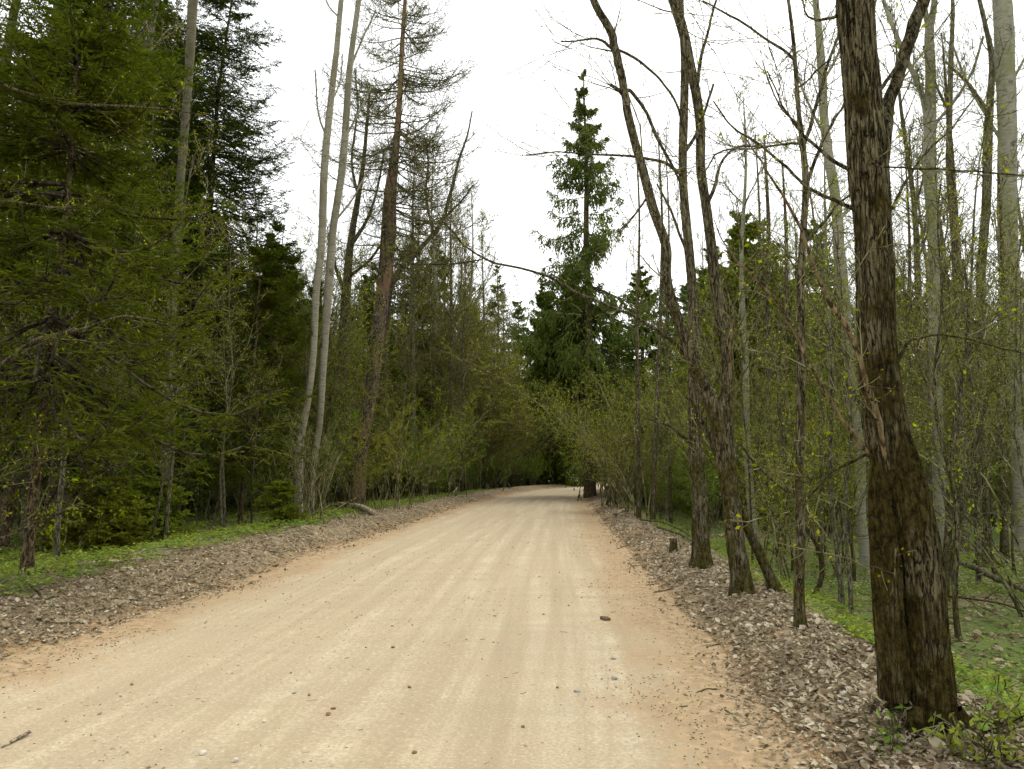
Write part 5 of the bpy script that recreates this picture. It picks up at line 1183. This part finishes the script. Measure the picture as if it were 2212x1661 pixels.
shrub('shoot_clump', 'clump of thin leaning shoots at the foot of the dead conifer', on_ground(770, 1102), 3.4, 33, stems=16, spread=.5, leaf=(4, .05, 'bud'), r0=.014, bmul=.6, arch=.3, base=.8, bias=(.12, -.1))
shrub('shoot_clump', 'clump of leaning shoots right of the dead conifer on the left bank', on_ground(835, 1098), 4.6, 34, stems=14, spread=.5, leaf=(6, .055, 'bud'), r0=.016, bmul=.8, arch=.35, base=1.0, bias=(.16, -.1))
shrub('shoot_clump', 'dense clump of shoots at the foot of the tall spruce by the bend', on_ground(1318, 1094), 6.0, 35, stems=20, spread=.36, leaf=(4, .05, 'bud'), r0=.022, bmul=1.0, arch=.2, base=.5, bias=(.04, 0))
shrub('hazel_shrub', 'hazel with arching stems leaning over the green herbs before the brown thicket, left bank', on_ground(900, 1085), 5.5, 36, stems=8, spread=.5, leaf=(5, .055, 'under'), r0=.022, bmul=1.1, arch=.3, base=.8, bias=(.2, -.1))
shrub('hazel_shrub', 'hazel shrub with yellow-green leaves near the root heap', on_ground(975, 1072), 7, 37, stems=8, spread=.5, leaf=(4, .06, 'bud'), r0=.026, bmul=1.1, arch=.3, base=.9, bias=(.2, -.1))
shrub('arching_hazel', 'hazel arching leftward over the right bank between bend and straight tree', on_ground(1370, 1118), 6.5, 38, stems=9, spread=.5, leaf=(4, .045, 'bud'), r0=.025, bmul=1.3, arch=.5, base=.5, bias=(-.22, 0))
shrub('arching_hazel', 'hazel with yellow-green leaves arching left, just before the bend', on_ground(1330, 1098), 8.0, 39, stems=9, spread=.45, leaf=(4, .055, 'bud'), r0=.028, bmul=1.4, arch=.4, base=.6, bias=(-.18, 0))
shrub('sapling_shrub', 'thin pale shoots crossing in front of the slim grey tree foot', on_ground(1712, 1275), 3.6, 40, stems=6, spread=.35, leaf=(3, .045, 'bud'), r0=.016, bmul=.9, arch=.2)
shrub('sapling_shrub', 'yellow-green leaved shrub at the right edge close to the camera', on_ground(2225, 1330), 3.6, 41, stems=7, spread=.6, leaf=(2, .06, 'bud'), r0=.014, bmul=.6, arch=.35, bias=(-.1, 0))
shrub('sapling_shrub', 'thin budding shrub between forked tree and slim grey tree', on_ground(1655, 1225), 3.8, 42, stems=6, spread=.5, leaf=(4, .045, 'bud'), r0=.014, bmul=1.0, arch=.3)
shrub('sapling_shrub', 'thin budding shrub on the green floor between slim grey tree and maple', on_ground(1810, 1245), 4.2, 43, stems=7, spread=.5, leaf=(4, .045, 'bud'), r0=.014, bmul=1.0, arch=.3)
shrub('leafy_seedling', 'green leafy seedling at the foot of the thick maple', on_ground(2075, 1585), .28, 44, stems=5, spread=.9, leaf=(2, .05, 'herb'), r0=.003, bmul=.5, base=.1)
shrub('leafy_seedling', 'green leafy seedling on the orange bank at lower right', on_ground(1935, 1605), .2, 45, stems=5, spread=.9, leaf=(2, .045, 'herb'), r0=.003, bmul=.5, base=.1)
shrub('leafy_seedling', 'green leafy seedling nearest the bottom right corner', on_ground(2160, 1640), .22, 46, stems=6, spread=.9, leaf=(2, .045, 'herb_yellow'), r0=.003, bmul=.5, base=.1)

# ------------------------------------------------------------------ one label for each scattered tree: by its landmark and depth
LM = [(-200, 'far left picture edge'), (340, 'thick dark left trunk'), (655, 'white birch pair'), (790, 'dead conifer'), (960, 'brown roadside thicket'), (1120, 'far bend of the road'), (1273, 'tall lone spruce'), (1400, 'small right-bank trees'),
      (1510, 'straight grey-brown tree'), (1600, 'forked tree'), (1728, 'slim grey tree'), (1860, 'orange birch'), (1990, 'thick maple'), (2125, 'smooth grey tree'), (2300, 'thick right-edge birch')]
KW = {'spruces': 'dark spruce',  'leafless': 'leafless tree', 'budding': 'twiggy budding shrub', 'shrubs': 'twiggy shrub', 'many-stemmed': 'many-stemmed budding tree', 'thin': 'thin sapling'}
buckets = {}
for o in bpy.data.objects:
    if o.parent is None and o.type == 'EMPTY' and o.get('group') and o['group'].split()[0] in KW and 'stones' not in o['group']:
        x, y = project(o.location.x, o.location.y, o.location.z)
        k_ = min(range(len(LM)), key=lambda q: abs(LM[q][0] - x)); sd_ = 'left of' if x < LM[k_][0] else 'right of'
        buckets.setdefault(('green-leaved shrub' if 'green leaves' in o['group'] else 'twiggy budding shrub' if 'shrubs' in o['group'] else KW[o['group'].split()[0]], k_, sd_), []).append(o)
ORD = ['nearest', 'second nearest', 'third nearest', 'fourth nearest', 'fifth nearest', 'sixth nearest', 'seventh nearest', 'eighth nearest', 'ninth nearest', 'tenth nearest', 'eleventh nearest', 'twelfth nearest'] + ['%dth nearest' % q for q in range(13, 60)]
for (kw, k_, sd_), os_ in buckets.items():
    os_.sort(key=lambda o: o.location.y)
    for i, o in enumerate(os_): o['label'] = '%s, %s of those just %s the %s' % (kw, ORD[i], sd_, LM[k_][1])
print('objects', len(bpy.data.objects))
